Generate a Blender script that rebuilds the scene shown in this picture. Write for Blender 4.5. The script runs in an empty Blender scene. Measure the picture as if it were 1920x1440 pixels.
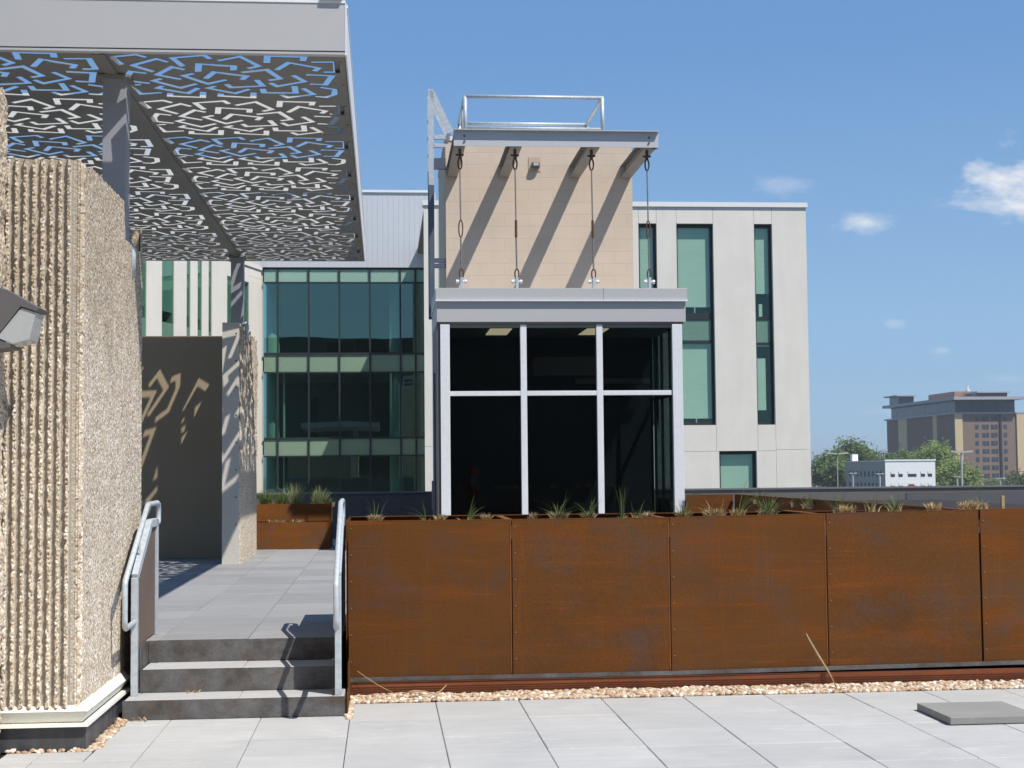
import bpy, bmesh, math, random
from mathutils import Vector, Matrix, noise
random.seed(7)
SC = bpy.context.scene
COL = SC.collection
# ------------------------------------------------------------------ camera
cam_d = bpy.data.cameras.new('camera'); cam = bpy.data.objects.new('camera', cam_d); COL.objects.link(cam)
YAW, PITCH, ROLL = 0.0863, 0.05762, -0.00938
cy_, sy_, cp_, sp_ = math.cos(YAW), math.sin(YAW), math.cos(PITCH), math.sin(PITCH)
fw = Vector((sy_*cp_, cy_*cp_, sp_)); rt = Vector((cy_, -sy_, 0)); up = rt.cross(fw)
rt2 = rt*math.cos(ROLL) + up*math.sin(ROLL); up2 = -rt*math.sin(ROLL) + up*math.cos(ROLL)
M = Matrix((rt2, up2, -fw)).transposed().to_4x4(); M.translation = Vector((0, 0, 1.70))
cam.matrix_world = M
cam_d.sensor_width = 36; cam_d.lens = 2800/1920*36; cam_d.clip_start = 0.05; cam_d.clip_end = 20000
SC.camera = cam
# ------------------------------------------------------------------ sun, sky, exposure
SUN = Vector((0.463, -0.49, 1.0)).normalized()
ld = bpy.data.lights.new('sun', 'SUN'); ld.energy = 4.7; ld.angle = math.radians(0.53); ld.color = (1.0, 0.945, 0.87)
lo = bpy.data.objects.new('sun', ld); COL.objects.link(lo); lo.rotation_euler = SUN.to_track_quat('Z', 'Y').to_euler()
lo.location = (10, -10, 30)
W = bpy.data.worlds.new("World"); SC.world = W; W.use_nodes = True
nt = W.node_tree; nt.nodes.clear()
def N(t, typ, **kw):
    n = t.nodes.new(typ)
    for k, v in kw.items():
        if k.startswith('i_'):
            n.inputs[int(k[2:])].default_value = v
        else: setattr(n, k, v)
    return n
out = N(nt, 'ShaderNodeOutputWorld'); bg = N(nt, 'ShaderNodeBackground'); bg.inputs[1].default_value = 0.115
sky = N(nt, 'ShaderNodeTexSky'); sky.sky_type = 'NISHITA'; sky.sun_disc = False
sky.sun_elevation = math.asin(SUN.z); sky.sun_rotation = math.atan2(SUN.x, SUN.y)
sky.altitude = 1500; sky.air_density = 1.0; sky.dust_density = 0.0; sky.ozone_density = 5.0
tc = N(nt, 'ShaderNodeTexCoord'); sep = N(nt, 'ShaderNodeSeparateXYZ'); nt.links.new(tc.outputs['Generated'], sep.inputs[0])
def mth(t, op, a, b=None, clamp=False):
    n = t.nodes.new('ShaderNodeMath'); n.operation = op; n.use_clamp = clamp
    for i, v in enumerate((a, b)):
        if v is None: continue
        if isinstance(v, (int, float)): n.inputs[i].default_value = v
        else: t.links.new(v, n.inputs[i])
    return n.outputs[0]
ymax = mth(nt, 'MAXIMUM', sep.outputs[1], 0.02)
U = mth(nt, 'DIVIDE', sep.outputs[0], ymax); V = mth(nt, 'DIVIDE', sep.outputs[2], ymax)
cmb = N(nt, 'ShaderNodeCombineXYZ'); nt.links.new(U, cmb.inputs[0]); nt.links.new(mth(nt, 'MULTIPLY', V, 2.2), cmb.inputs[1])
nz = N(nt, 'ShaderNodeTexNoise'); nz.inputs['Scale'].default_value = 26; nz.inputs['Detail'].default_value = 7; nz.inputs['Roughness'].default_value = 0.6
nt.links.new(cmb.outputs[0], nz.inputs['Vector'])
nzl = N(nt, 'ShaderNodeTexNoise'); nzl.inputs['Scale'].default_value = 9; nzl.inputs['Detail'].default_value = 3
nt.links.new(cmb.outputs[0], nzl.inputs['Vector'])
cl = None
# individual clouds: tangent-plane position (x/y, z/y), half sizes, strength
CLOUDS = [(0.448, 0.197, 0.064, 0.030, 1.35), (0.420, 0.183, 0.040, 0.012, .9), (0.332, 0.169, 0.028, 0.0105, 0.95),
          (0.273, 0.192, 0.036, 0.012, 0.40), (0.384, 0.0795, 0.016, 0.0055, 0.5), (0.352, 0.0985, 0.010, 0.004, 0.35),
          (0.345, 0.038, 0.022, 0.005, 0.25), (0.43, 0.060, 0.02, 0.004, 0.2)]
for (u0, v0, a, b, s) in CLOUDS:
    du = mth(nt, 'DIVIDE', mth(nt, 'SUBTRACT', U, u0), a); dv = mth(nt, 'DIVIDE', mth(nt, 'SUBTRACT', V, v0), b)
    d = mth(nt, 'SQRT', mth(nt, 'ADD', mth(nt, 'MULTIPLY', du, du), mth(nt, 'MULTIPLY', dv, dv)))
    m = mth(nt, 'SUBTRACT', 1.0, d)
    m = mth(nt, 'ADD', m, mth(nt, 'MULTIPLY', mth(nt, 'SUBTRACT', nz.outputs['Fac'], 0.55), 3.2))
    m = mth(nt, 'MULTIPLY', mth(nt, 'MULTIPLY', m, 0.75, True), s, True)
    m = mth(nt, 'MULTIPLY', m, mth(nt, 'SUBTRACT', 1.6, d, True))
    cl = m if cl is None else mth(nt, 'MAXIMUM', cl, m)
mixc = N(nt, 'ShaderNodeMix', data_type='RGBA'); nt.links.new(cl, mixc.inputs[0])
hs = N(nt, 'ShaderNodeHueSaturation'); hs.inputs['Saturation'].default_value = 1.0; hs.inputs['Value'].default_value = 1.0
nt.links.new(sky.outputs[0], hs.inputs['Color'])
rz_ = N(nt, 'ShaderNodeValToRGB'); el = rz_.color_ramp.elements
KS = 1/(2**0.2*0.115)
cols_ = [(0.0, (.30, .475, .69)), (.10, (.285, .485, .735)), (.27, (.165, .345, .665)), (1.0, (.11, .21, .42))]
while len(el) < 4: el.new(.5)
for i_, (p_, c_) in enumerate(cols_): el[i_].position = p_; el[i_].color = (*c_, 1)
nt.links.new(sep.outputs[2], rz_.inputs[0])
sm = N(nt, 'ShaderNodeVectorMath', operation='SCALE'); nt.links.new(rz_.outputs[0], sm.inputs[0]); sm.inputs['Scale'].default_value = KS
mixs = N(nt, 'ShaderNodeMix', data_type='RGBA'); mixs.inputs[0].default_value = .85
nt.links.new(hs.outputs[0], mixs.inputs[6]); nt.links.new(sm.outputs[0], mixs.inputs[7])
nt.links.new(mixs.outputs[2], mixc.inputs[6]); mixc.inputs[7].default_value = (6.2, 6.4, 6.8, 1)
nt.links.new(mixc.outputs[2], bg.inputs[0]); nt.links.new(bg.outputs[0], out.inputs[0])
SC.view_settings.view_transform = 'Standard'; SC.view_settings.look = 'None'
SC.view_settings.gamma = 1; SC.view_settings.use_curve_mapping = False
SC.view_settings.exposure = 0.2
SC.cycles.max_bounces = 7; SC.cycles.diffuse_bounces = 4; SC.cycles.glossy_bounces = 4; SC.cycles.transparent_max_bounces = 16
SC.cycles.caustics_reflective = False; SC.cycles.caustics_refractive = False

# ------------------------------------------------------------------ helpers
ORG = {}
def tag(o, label=None, cat=None, group=None, kind=None):
    if label: o['label'] = label
    if cat: o['category'] = cat
    if group: o['group'] = group
    if kind: o['kind'] = kind
    return o
def empty(name, loc, label, cat, group=None):
    o = bpy.data.objects.new(name, None); COL.objects.link(o); o.location = loc; o.empty_display_size = .2
    ORG[o] = Vector(loc); return tag(o, label, cat, group)
def obj(name, me, mat, parent=None):
    o = bpy.data.objects.new(name, me); COL.objects.link(o)
    for m in (mat if isinstance(mat, (list, tuple)) else [mat]): me.materials.append(m)
    if parent is not None:
        o.parent = parent
        ORG[o] = ORG[parent]
    return o
def bevel(o, w=0.004, seg=2):
    m = o.modifiers.new('bevel', 'BEVEL'); m.width = w; m.segments = seg; m.limit_method = 'ANGLE'; m.angle_limit = math.radians(40)
    m.harden_normals = False
    return o
def copy_tree(o, parent=None):
    c = o.copy(); COL.objects.link(c)
    c.parent = parent
    for ch in list(o.children): copy_tree(ch, c)
    return c
class MB:
    def __init__(s): s.v = []; s.f = []; s.mi = []
    def add(s, vs, fs, mi=0):
        b = len(s.v); s.v += [tuple(v) for v in vs]; s.f += [tuple(b+i for i in f) for f in fs]; s.mi += [mi]*len(fs); return s
    def box(s, x0, x1, y0, y1, z0, z1, mi=0):
        return s.add([(x0,y0,z0),(x1,y0,z0),(x1,y1,z0),(x0,y1,z0),(x0,y0,z1),(x1,y0,z1),(x1,y1,z1),(x0,y1,z1)],
              [(0,3,2,1),(4,5,6,7),(0,1,5,4),(1,2,6,5),(2,3,7,6),(3,0,4,7)], mi)
    def prism(s, pts, axis, a, b, mi=0):
        def mk(p, t): return {'x': (t, p[0], p[1]), 'y': (p[0], t, p[1]), 'z': (p[0], p[1], t)}[axis]
        n = len(pts); vs = [mk(p, a) for p in pts] + [mk(p, b) for p in pts]
        return s.add(vs, [tuple(range(n)), tuple(reversed(range(n, 2*n)))] + [(i, n+i, n+(i+1) % n, (i+1) % n) for i in range(n)], mi)
    def tube(s, pts, r, n=10, mi=0):
        pts = [Vector(p) for p in pts]; rings = []
        prev = None
        for i, p in enumerate(pts):
            a = pts[i]-pts[i-1] if i else pts[1]-pts[0]; b = pts[i+1]-pts[i] if i < len(pts)-1 else a
            t = (a.normalized()+b.normalized()).normalized()
            u = (prev - t*prev.dot(t)).normalized() if prev is not None else t.orthogonal().normalized()
            prev = u; w = t.cross(u); k = 1/max(.4, a.normalized().dot(t))
            rr = r[i] if isinstance(r, (list, tuple)) else r
            rings.append([p+(u*math.cos(2*math.pi*j/n)+w*math.sin(2*math.pi*j/n))*rr*(k if 0 < i < len(pts)-1 else 1) for j in range(n)])
        vs = [v for R in rings for v in R]; fs = []
        for i in range(len(rings)-1):
            for j in range(n): fs.append((i*n+j, i*n+(j+1) % n, (i+1)*n+(j+1) % n, (i+1)*n+j))
        fs += [tuple(reversed(range(n))), tuple((len(rings)-1)*n+j for j in range(n))]
        return s.add(vs, fs, mi)
    def bar(s, p, q, w, d, up=(0, 0, 1), mi=0):
        p, q = Vector(p), Vector(q); t = (q-p).normalized(); u = Vector(up); u = (u-t*u.dot(t))
        if u.length < 1e-4: u = t.orthogonal()
        u.normalize(); v = t.cross(u); vs = []
        for c in (p, q):
            for a, b in ((-1,-1),(1,-1),(1,1),(-1,1)): vs.append(c+v*a*w/2+u*b*d/2)
        return s.add(vs, [(0,3,2,1),(4,5,6,7),(0,1,5,4),(1,2,6,5),(2,3,7,6),(3,0,4,7)], mi)
    def mesh(s, name, org=None, fix=True):
        me = bpy.data.meshes.new(name); o = org or Vector((0, 0, 0))
        me.from_pydata([(v[0]-o[0], v[1]-o[1], v[2]-o[2]) for v in s.v], [], s.f)
        if any(s.mi): me.polygons.foreach_set('material_index', s.mi)
        if fix:
            bm = bmesh.new(); bm.from_mesh(me); bmesh.ops.recalc_face_normals(bm, faces=bm.faces); bm.to_mesh(me); bm.free()
        me.update(); return me
    def build(s, name, mat, parent=None, smooth=False, bev=0, fix=True):
        me = s.mesh(name, ORG.get(parent), fix)
        if smooth: me.polygons.foreach_set('use_smooth', [True]*len(me.polygons))
        o = obj(name, me, mat, parent)
        if bev: bevel(o, bev)
        return o
def B(*a): return MB().box(*a)
def solo(name, mb, mat, label, cat, group=None, smooth=False, bev=0, kind=None, fix=True):
    o = mb.build(name, mat, None, smooth, bev, fix)
    # origin to base centre
    me = o.data; xs = [v.co for v in me.vertices]
    c = Vector(((min(v.x for v in xs)+max(v.x for v in xs))/2, (min(v.y for v in xs)+max(v.y for v in xs))/2, min(v.z for v in xs)))
    me.transform(Matrix.Translation(-c)); o.location = c; ORG[o] = c
    return tag(o, label, cat, group, kind)
def structure(name, mb, mat, label=None, bev=0, fix=True):
    o = mb.build(name, mat, None, False, bev, fix); return tag(o, label, None, None, 'structure')

# ------------------------------------------------------------------ materials
def mat_base(name, rough=.6, metal=0, spec=.5):
    m = bpy.data.materials.new(name); m.use_nodes = True; t = m.node_tree; b = t.nodes['Principled BSDF']
    b.inputs['Roughness'].default_value = rough; b.inputs['Metallic'].default_value = metal
    b.inputs['Specular IOR Level'].default_value = spec
    return m, t, b
def coords(t, scale=(1, 1, 1), kind='Position'):
    g = t.nodes.new('ShaderNodeNewGeometry'); mp = t.nodes.new('ShaderNodeMapping'); mp.inputs['Scale'].default_value = scale
    t.links.new(g.outputs[kind], mp.inputs[0]); return mp.outputs[0]
def ramp(t, fac, stops):
    r = t.nodes.new('ShaderNodeValToRGB'); e = r.color_ramp.elements
    while len(e) < len(stops): e.new(.5)
    for i, (p, c) in enumerate(stops): e[i].position = p; e[i].color = (*c, 1) if len(c) == 3 else c
    t.links.new(fac, r.inputs[0]); return r.outputs[0]
def tnoise(t, vec, scale, detail=4, rough=.55, dist=0):
    n = t.nodes.new('ShaderNodeTexNoise'); n.inputs['Scale'].default_value = scale; n.inputs['Detail'].default_value = detail
    n.inputs['Roughness'].default_value = rough; n.inputs['Distortion'].default_value = dist
    t.links.new(vec, n.inputs['Vector']); return n.outputs['Fac']
def mix(t, fac, a, b, mode='MIX'):
    n = t.nodes.new('ShaderNodeMix'); n.data_type = 'RGBA'; n.blend_type = mode
    for i, v in ((0, fac), (6, a), (7, b)):
        if isinstance(v, (int, float)): n.inputs[i].default_value = v
        elif isinstance(v, tuple): n.inputs[i].default_value = (*v, 1)
        else: t.links.new(v, n.inputs[i])
    return n.outputs[2]
def bump(t, b, h, strength=.3, dist=.01):
    n = t.nodes.new('ShaderNodeBump'); n.inputs['Strength'].default_value = strength; n.inputs['Distance'].default_value = dist
    t.links.new(h, n.inputs['Height']); t.links.new(n.outputs[0], b.inputs['Normal'])
def sc(c, k): return tuple(min(1, x*k) for x in c)
def simple(name, c, rough=.6, metal=0, var=.12, scale=3, bs=0, bscale=60, sv=(1, 1, 1), fine=.06):
    m, t, b = mat_base(name, rough, metal)
    p = coords(t, sv); n = tnoise(t, p, scale, 5, .6)
    col = ramp(t, n, [(.3, sc(c, 1-var)), (.7, sc(c, 1+var))])
    n2 = tnoise(t, p, scale*25, 3)
    col = mix(t, fine*4, col, ramp(t, n2, [(.3, sc(c, .8)), (.7, sc(c, 1.2))]))
    t.links.new(col, b.inputs['Base Color'])
    if bs: bump(t, b, tnoise(t, p, bscale, 4), bs, .004)
    return m
M_ = {}
M_['galv'] = simple('galvanized steel', (.48, .53, .57), .5, .2, .20, 22, .1, 120)
M_['alum'] = simple('silver painted aluminium', (.755, .775, .80), .42, .1, .03, .8, 0)
M_['fascia'] = simple('silver metal panel', (.46, .462, .465), .5, .05, .008, .3, 0, fine=.01)
M_['soffit'] = simple('perforated grey sheet', (.20, .195, .18), .55, .1, .15, 1.3, .05, 8)
M_['post'] = simple('grey painted steel', (.30, .31, .34), .5, .1, .06, 2)
M_['steel'] = simple('grey steel beam paint', (.50, .51, .53), .5, .1, .05, 2)
M_['beam'] = simple('weathered beam paint', (.30, .28, .25), .6, .1, .1, 3)
M_['boltm'] = simple('dull bolt', (.22, .17, .14), .6, .2, .1, 30)
M_['darkmetal'] = simple('dark ladder steel', (.10, .12, .16), .5, .3, .15, 4)
M_['rusty'] = simple('rusty steel fittings', (.12, .06, .035), .8, .2, .35, 60)
M_['rod'] = simple('weathered rod', (.26, .235, .215), .5, .4, .25, 12, sv=(1, 1, .3))
M_['white'] = simple('white metal trim', (.78, .78, .77), .5, 0, .03, 2)
M_['cream'] = simple('cream flashing', (.76, .75, .68), .5, 0, .03, 3)
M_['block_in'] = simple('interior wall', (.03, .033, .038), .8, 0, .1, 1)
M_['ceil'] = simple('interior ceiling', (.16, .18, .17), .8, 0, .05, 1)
M_['duct'] = simple('interior duct', (.12, .12, .12), .6, 0, .05, 2)
M_['bronze'] = simple('dark bronze paint', (.13, .125, .13), .55, .2, .08, 8, .1, 300)
M_['winframe'] = simple('dark window frame', (.022, .03, .034), .5, .1, .1, 3)
M_['soil'] = simple('planter soil', (.022, .016, .012), .95, 0, .4, 12, .6, 40)
M_['blind'] = simple('roller blind', (.62, .66, .63), .8, 0, .03, .4, 0, sv=(.2, 1, 4))
M_['terr'] = simple('roof membrane', (.22, .22, .22), .9, 0, .2, .2)
M_['ground'] = simple('city ground', (.12, .13, .09), .95, 0, .3, .02)
M_['dwall'] = simple('dark facade', (.045, .042, .04), .85, 0, .2, .3)
M_['straw'] = simple('dry stalk', (.42, .31, .16), .8, 0, .2, 30)
M_['bark'] = simple('bark', (.09, .07, .05), .9, 0, .2, 3)
M_['white_paint'] = simple('white painted brick', (.80, .81, .82), .8, 0, .03, .5)
M_['red'] = simple('red paint', (.4, .02, .015), .4, 0, .05, 5)
M_['towerglass'] = simple('tower glazing', (.045, .06, .085), .25, 0, .4, .3, sv=(1.5, 1.5, .1))
M_['towercream'] = simple('cream brick', (.60, .47, .29), .9, 0, .06, .3)
M_['towerslab'] = simple('tower roof slab', (.36, .37, .40), .8, 0, .05, .2)
M_['lamp'] = simple('lamp post paint', (.42, .43, .42), .6, .1, .05, 2)

def pavers(name, base, spread):
    m, t, b = mat_base(name, .78)
    g = t.nodes.new('ShaderNodeNewGeometry'); r = g.outputs['Random Per Island']
    p = coords(t)
    ci = ramp(t, r, [(0, sc(base, 1-spread)), (.5, base), (1, sc(base, 1+spread))])
    cloud = tnoise(t, p, 1.6, 5, .6, .6)
    st = tnoise(t, coords(t, (1.2, 9, 1)), 1.3, 4)
    ci = mix(t, .5, ci, mix(t, 1, ci, ramp(t, cloud, [(.25, (.80, .80, .82)), (.75, (1.14, 1.13, 1.10))]), 'MULTIPLY'))
    ci = mix(t, .35, ci, mix(t, 1, ci, ramp(t, st, [(.3, (.86, .86, .87)), (.7, (1.12, 1.12, 1.11))]), 'MULTIPLY'))
    fine = tnoise(t, p, 260, 2)
    ci = mix(t, .35, ci, mix(t, 1, ci, ramp(t, fine, [(.3, (.7, .7, .7)), (.7, (1.25, 1.25, 1.25))]), 'MULTIPLY'))
    eff = tnoise(t, coords(t, (1.5, 5, 1)), 1.9, 6, .7, 1.5)
    ci = mix(t, ramp(t, eff, [(.58, (0, 0, 0)), (.70, (.45, .45, .45))]), ci, sc(base, 1.45))
    drt = tnoise(t, p, 4.5, 6, .7, .5)
    ci = mix(t, ramp(t, drt, [(.60, (0, 0, 0)), (.75, (.40, .40, .40))]), ci, sc(base, .62))
    spk = t.nodes.new('ShaderNodeTexVoronoi'); spk.inputs['Scale'].default_value = 5.5; t.links.new(p, spk.inputs['Vector'])
    ci = mix(t, ramp(t, spk.outputs['Distance'], [(.0, (1, 1, 1)), (.035, (0, 0, 0))]), ci, (.09, .085, .08))
    t.links.new(ci, b.inputs['Base Color']); bump(t, b, fine, .15, .002); return m
M_['paver'] = pavers('light concrete pavers', (.452, .455, .450), .05)
M_['paver2'] = pavers('grey concrete pavers', (.285, .285, .29), .10)
M_['tread'] = pavers('pale tread pavers', (.42, .42, .42), .08)
M_['slab'] = pavers('loose concrete slab', (.27, .27, .255), .02)

def corten(name, k=1.0, dark=0.0):
    m, t, b = mat_base(name, .8, 0, .15)
    p1 = coords(t, (.55, .55, 3.2)); p2 = coords(t)
    oi = t.nodes.new('ShaderNodeObjectInfo')
    n1 = tnoise(t, p1, 1.7, 6, .62, .4); n2 = tnoise(t, p2, 1.15, 5, .6, .8); n3 = tnoise(t, coords(t, (.3, .3, 7)), 3.2, 6, .7, .2)
    c = ramp(t, n2, [(.25, (.090, .042, .016)), (.5, (.128, .048, .010)), (.75, (.110, .054, .020))])
    c = mix(t, ramp(t, n1, [(.50, (0, 0, 0)), (.74, (.45, .45, .45))]), c, (.22, .064, .008))
    c = mix(t, ramp(t, n3, [(.56, (0, 0, 0)), (.76, (.5, .5, .5))]), c, (.31, .080, .008))
    blue = tnoise(t, coords(t, (1, 1, 1.4)), 1.9, 5, .65, 1.2)
    c = mix(t, ramp(t, blue, [(.50, (0, 0, 0)), (.74, (.65, .65, .65))]), c, (.088, .058, .047))
    dr = tnoise(t, coords(t, (7, 7, .45)), 1.5, 6, .7, .3)
    c = mix(t, ramp(t, dr, [(.55, (0, 0, 0)), (.75, (.45, .45, .45))]), c, (.20, .062, .010))
    f = tnoise(t, p2, 70, 4, .7)
    c = mix(t, .5, c, mix(t, 1, c, ramp(t, f, [(.3, (.6, .62, .65)), (.7, (1.4, 1.35, 1.3))]), 'MULTIPLY'))
    v = ramp(t, oi.outputs['Random'], [(0, (.9*k, .92*k, .95*k)), (1, (1.1*k, 1.06*k, 1.03*k))])
    c = mix(t, 1, c, v, 'MULTIPLY')
    t.links.new(c, b.inputs['Base Color']); bump(t, b, n1, .06, .01); return m
M_['infill'] = simple('weathered infill sheet', (.16, .115, .09), .7, .1, .15, 3)
M_['corten'] = corten('weathering steel', .97)
M_['corten2'] = corten('brighter weathering steel', 1.35)

M_['orange'] = simple('fresh orange rust', (.20, .065, .015), .85, 0, .35, 6)
def riser_mat():
    m, t, b = mat_base('mill steel with rust', .6, .1, .3)
    n = tnoise(t, coords(t, (1, 1, 1.6)), 2.6, 6, .65, .7); n2 = tnoise(t, coords(t), 9, 5)
    c = ramp(t, n, [(.30, (.085, .055, .04)), (.43, (.10, .092, .086)), (.60, (.15, .155, .165)), (.76, (.13, .075, .04))])
    c = mix(t, .4, c, ramp(t, n2, [(.35, (.06, .05, .045)), (.7, (.19, .19, .195))]))
    ru = tnoise(t, coords(t, (1.5, 1, 2.5)), 2.2, 7, .75, 1.5)
    c = mix(t, ramp(t, ru, [(.56, (0, 0, 0)), (.70, (.7, .7, .7))]), c, (.14, .062, .025))
    c = mix(t, .4, c, mix(t, 1, c, ramp(t, tnoise(t, coords(t), 55, 5, .7), [(.35, (.6, .6, .6)), (.65, (1.35, 1.35, 1.35))]), 'MULTIPLY'))
    t.links.new(c, b.inputs['Base Color']); return m
M_['riser'] = riser_mat()

def agg(name, smooth_attr=False):
    m, t, b = mat_base(name, .85, 0, .3)
    p = coords(t)
    v = t.nodes.new('ShaderNodeTexVoronoi'); v.inputs['Scale'].default_value = 66; t.links.new(p, v.inputs['Vector'])
    s = t.nodes.new('ShaderNodeSeparateColor'); t.links.new(v.outputs['Color'], s.inputs[0])
    c = ramp(t, s.outputs[0], [(0, (.22, .18, .14)), (.10, (.50, .42, .33)), (.30, (.65, .56, .455)), (.62, (.74, .655, .54)), (.88, (.86, .80, .72)), (1, (.97, .95, .92))])
    edge = ramp(t, v.outputs['Distance'], [(.30, (1, 1, 1)), (.62, (.78, .75, .70))])
    c = mix(t, 1, c, edge, 'MULTIPLY')
    big = tnoise(t, p, 1.5, 4)
    c = mix(t, 1, c, ramp(t, big, [(.3, (.90, .89, .87)), (.7, (1.07, 1.06, 1.05))]), 'MULTIPLY')
    sz = t.nodes.new('ShaderNodeSeparateXYZ'); t.links.new(p, sz.inputs[0])
    stain = mth(t, 'ADD', mth(t, 'MULTIPLY', sz.outputs[2], .27), mth(t, 'MULTIPLY', tnoise(t, coords(t, (3, 3, .7)), 1.1, 5, .65), .5))
    c = mix(t, 1, c, ramp(t, stain, [(.35, (1.06, 1.06, 1.05)), (.95, (.94, .92, .90)), (1.25, (.80, .77, .73))]), 'MULTIPLY')
    v2 = t.nodes.new('ShaderNodeTexVoronoi'); v2.inputs['Scale'].default_value = 30; t.links.new(p, v2.inputs['Vector'])
    s2 = t.nodes.new('ShaderNodeSeparateColor'); t.links.new(v2.outputs['Color'], s2.inputs[0])
    c = mix(t, ramp(t, s2.outputs[1], [(.90, (0, 0, 0)), (.96, (.5, .5, .5))]), c, (.42, .34, .24))
    if smooth_attr:
        a = t.nodes.new('ShaderNodeAttribute'); a.attribute_name = 'smoothness'
        c = mix(t, a.outputs['Fac'], c, (.37, .335, .28))
    t.links.new(c, b.inputs['Base Color'])
    h = mth(t, 'SUBTRACT', 1.0, v.outputs['Distance'])
    bump(t, b, h, .45, .006); return m
M_['agg'] = agg('exposed aggregate concrete'); M_['agg_rib'] = agg('ribbed aggregate concrete', True)

def smoothconc(name, c, joints=None):
    m, t, b = mat_base(name, .85, 0, .3)
    p = coords(t); n = tnoise(t, p, .9, 6, .65, .5); n2 = tnoise(t, coords(t, (3, 3, .35)), 1.2, 5, .6)
    col = ramp(t, n, [(.3, sc(c, .95)), (.7, sc(c, 1.03))])
    col = mix(t, .28, col, mix(t, 1, col, ramp(t, n2, [(.3, (.88, .87, .86)), (.7, (1.08, 1.08, 1.08))]), 'MULTIPLY'))
    f = tnoise(t, p, 90, 3)
    col = mix(t, .3, col, mix(t, 1, col, ramp(t, f, [(.3, (.75, .75, .75)), (.7, (1.2, 1.2, 1.2))]), 'MULTIPLY'))
    t.links.new(col, b.inputs['Base Color']); bump(t, b, f, .12, .003); return m
M_['conc'] = smoothconc('smooth concrete', (.60, .57, .51))
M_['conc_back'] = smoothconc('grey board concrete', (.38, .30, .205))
M_['precast'] = smoothconc('white precast concrete', (.745, .715, .655))

def block_mat():
    m, t, b = mat_base('tan split block', .9, 0, .2)
    g = t.nodes.new('ShaderNodeNewGeometry'); s = t.nodes.new('ShaderNodeSeparateXYZ'); t.links.new(g.outputs['Position'], s.inputs[0])
    c0 = t.nodes.new('ShaderNodeCombineXYZ'); t.links.new(mth(t, 'ADD', s.outputs[0], s.outputs[1]), c0.inputs[0]); t.links.new(s.outputs[2], c0.inputs[1])
    br = t.nodes.new('ShaderNodeTexBrick'); br.inputs['Scale'].default_value = 1; br.inputs['Brick Width'].default_value = .406; br.inputs['Row Height'].default_value = .203
    br.inputs['Mortar Size'].default_value = .006; br.inputs['Mortar Smooth'].default_value = .6
    br.inputs['Color1'].default_value = (.60, .495, .395, 1); br.inputs['Color2'].default_value = (.615, .508, .405, 1); br.inputs['Mortar'].default_value = (.565, .46, .36, 1)
    t.links.new(c0.outputs[0], br.inputs['Vector'])
    p = coords(t); n = tnoise(t, p, 2.2, 5)
    c = mix(t, 1, br.outputs['Color'], ramp(t, n, [(.3, (.95, .95, .95)), (.7, (1.05, 1.04, 1.03))]), 'MULTIPLY')
    t.links.new(c, b.inputs['Base Color'])
    bump(t, b, mth(t, 'ADD', mth(t, 'MULTIPLY', br.outputs['Fac'], -1.0), mth(t, 'MULTIPLY', tnoise(t, p, 60, 4), .25)), .35, .006); return m
M_['block'] = block_mat()

def membrane():
    m, t, b = mat_base('black roofing membrane', .5, 0, .5)
    p = coords(t); n = tnoise(t, p, 2.4, 5, .65, 1.0); n2 = tnoise(t, coords(t, (5, 5, .6)), 1.6, 4)
    c = ramp(t, n, [(.3, (.028, .030, .036)), (.5, (.048, .052, .062)), (.72, (.085, .09, .10))])
    c = mix(t, .4, c, ramp(t, n2, [(.4, (.03, .032, .038)), (.75, (.13, .135, .15))]))
    t.links.new(c, b.inputs['Base Color']); bump(t, b, n, .25, .03); return m
M_['membrane'] = membrane()
M_['parapet'] = simple('charcoal parapet cladding', (.115, .108, .106), .6, .1, .12, 1.2)

def corrug():
    m, t, b = mat_base('ribbed metal siding', .4, .1)
    p = coords(t); s = t.nodes.new('ShaderNodeSeparateXYZ'); t.links.new(p, s.inputs[0])
    c = ramp(t, tnoise(t, coords(t, (4, 4, .1)), 1.0, 4), [(.3, (.58, .60, .63)), (.7, (.60, .62, .65))])
    t.links.new(c, b.inputs['Base Color']); return m
M_['siding'] = corrug()

def glass(name, tint, refl=.10, rough=0.0):
    m = bpy.data.materials.new(name); m.use_nodes = True; t = m.node_tree; t.nodes.clear()
    o = t.nodes.new('ShaderNodeOutputMaterial'); tr = t.nodes.new('ShaderNodeBsdfTransparent'); tr.inputs[0].default_value = (*tint, 1)
    gl = t.nodes.new('ShaderNodeBsdfGlossy'); gl.inputs['Roughness'].default_value = rough; gl.inputs[0].default_value = (.74, .97, .88, 1)
    g_ = t.nodes.new('ShaderNodeNewGeometry'); dp = t.nodes.new('ShaderNodeVectorMath'); dp.operation = 'DOT_PRODUCT'
    t.links.new(g_.outputs['Incoming'], dp.inputs[0]); t.links.new(g_.outputs['Normal'], dp.inputs[1])
    sch = mth(t, 'MULTIPLY', mth(t, 'POWER', mth(t, 'SUBTRACT', 1.0, mth(t, 'ABSOLUTE', dp.outputs['Value'])), 5.0), .9)
    mx = t.nodes.new('ShaderNodeMixShader'); t.links.new(mth(t, 'ADD', sch, refl, True), mx.inputs[0])
    wn = tnoise(t, coords(t, (1, 1, 1)), .35, 2); bn = t.nodes.new('ShaderNodeBump'); bn.inputs['Strength'].default_value = .10; bn.inputs['Distance'].default_value = .03
    t.links.new(wn, bn.inputs['Height']); t.links.new(bn.outputs[0], gl.inputs['Normal'])
    t.links.new(tr.outputs[0], mx.inputs[1]); t.links.new(gl.outputs[0], mx.inputs[2]); t.links.new(mx.outputs[0], o.inputs[0]); return m
M_['glass_dark'] = glass('tinted lobby glass', (.55, .61, .62), .03)
M_['glass_green'] = glass('green window glass', (.86, .95, .90), .05)
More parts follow.
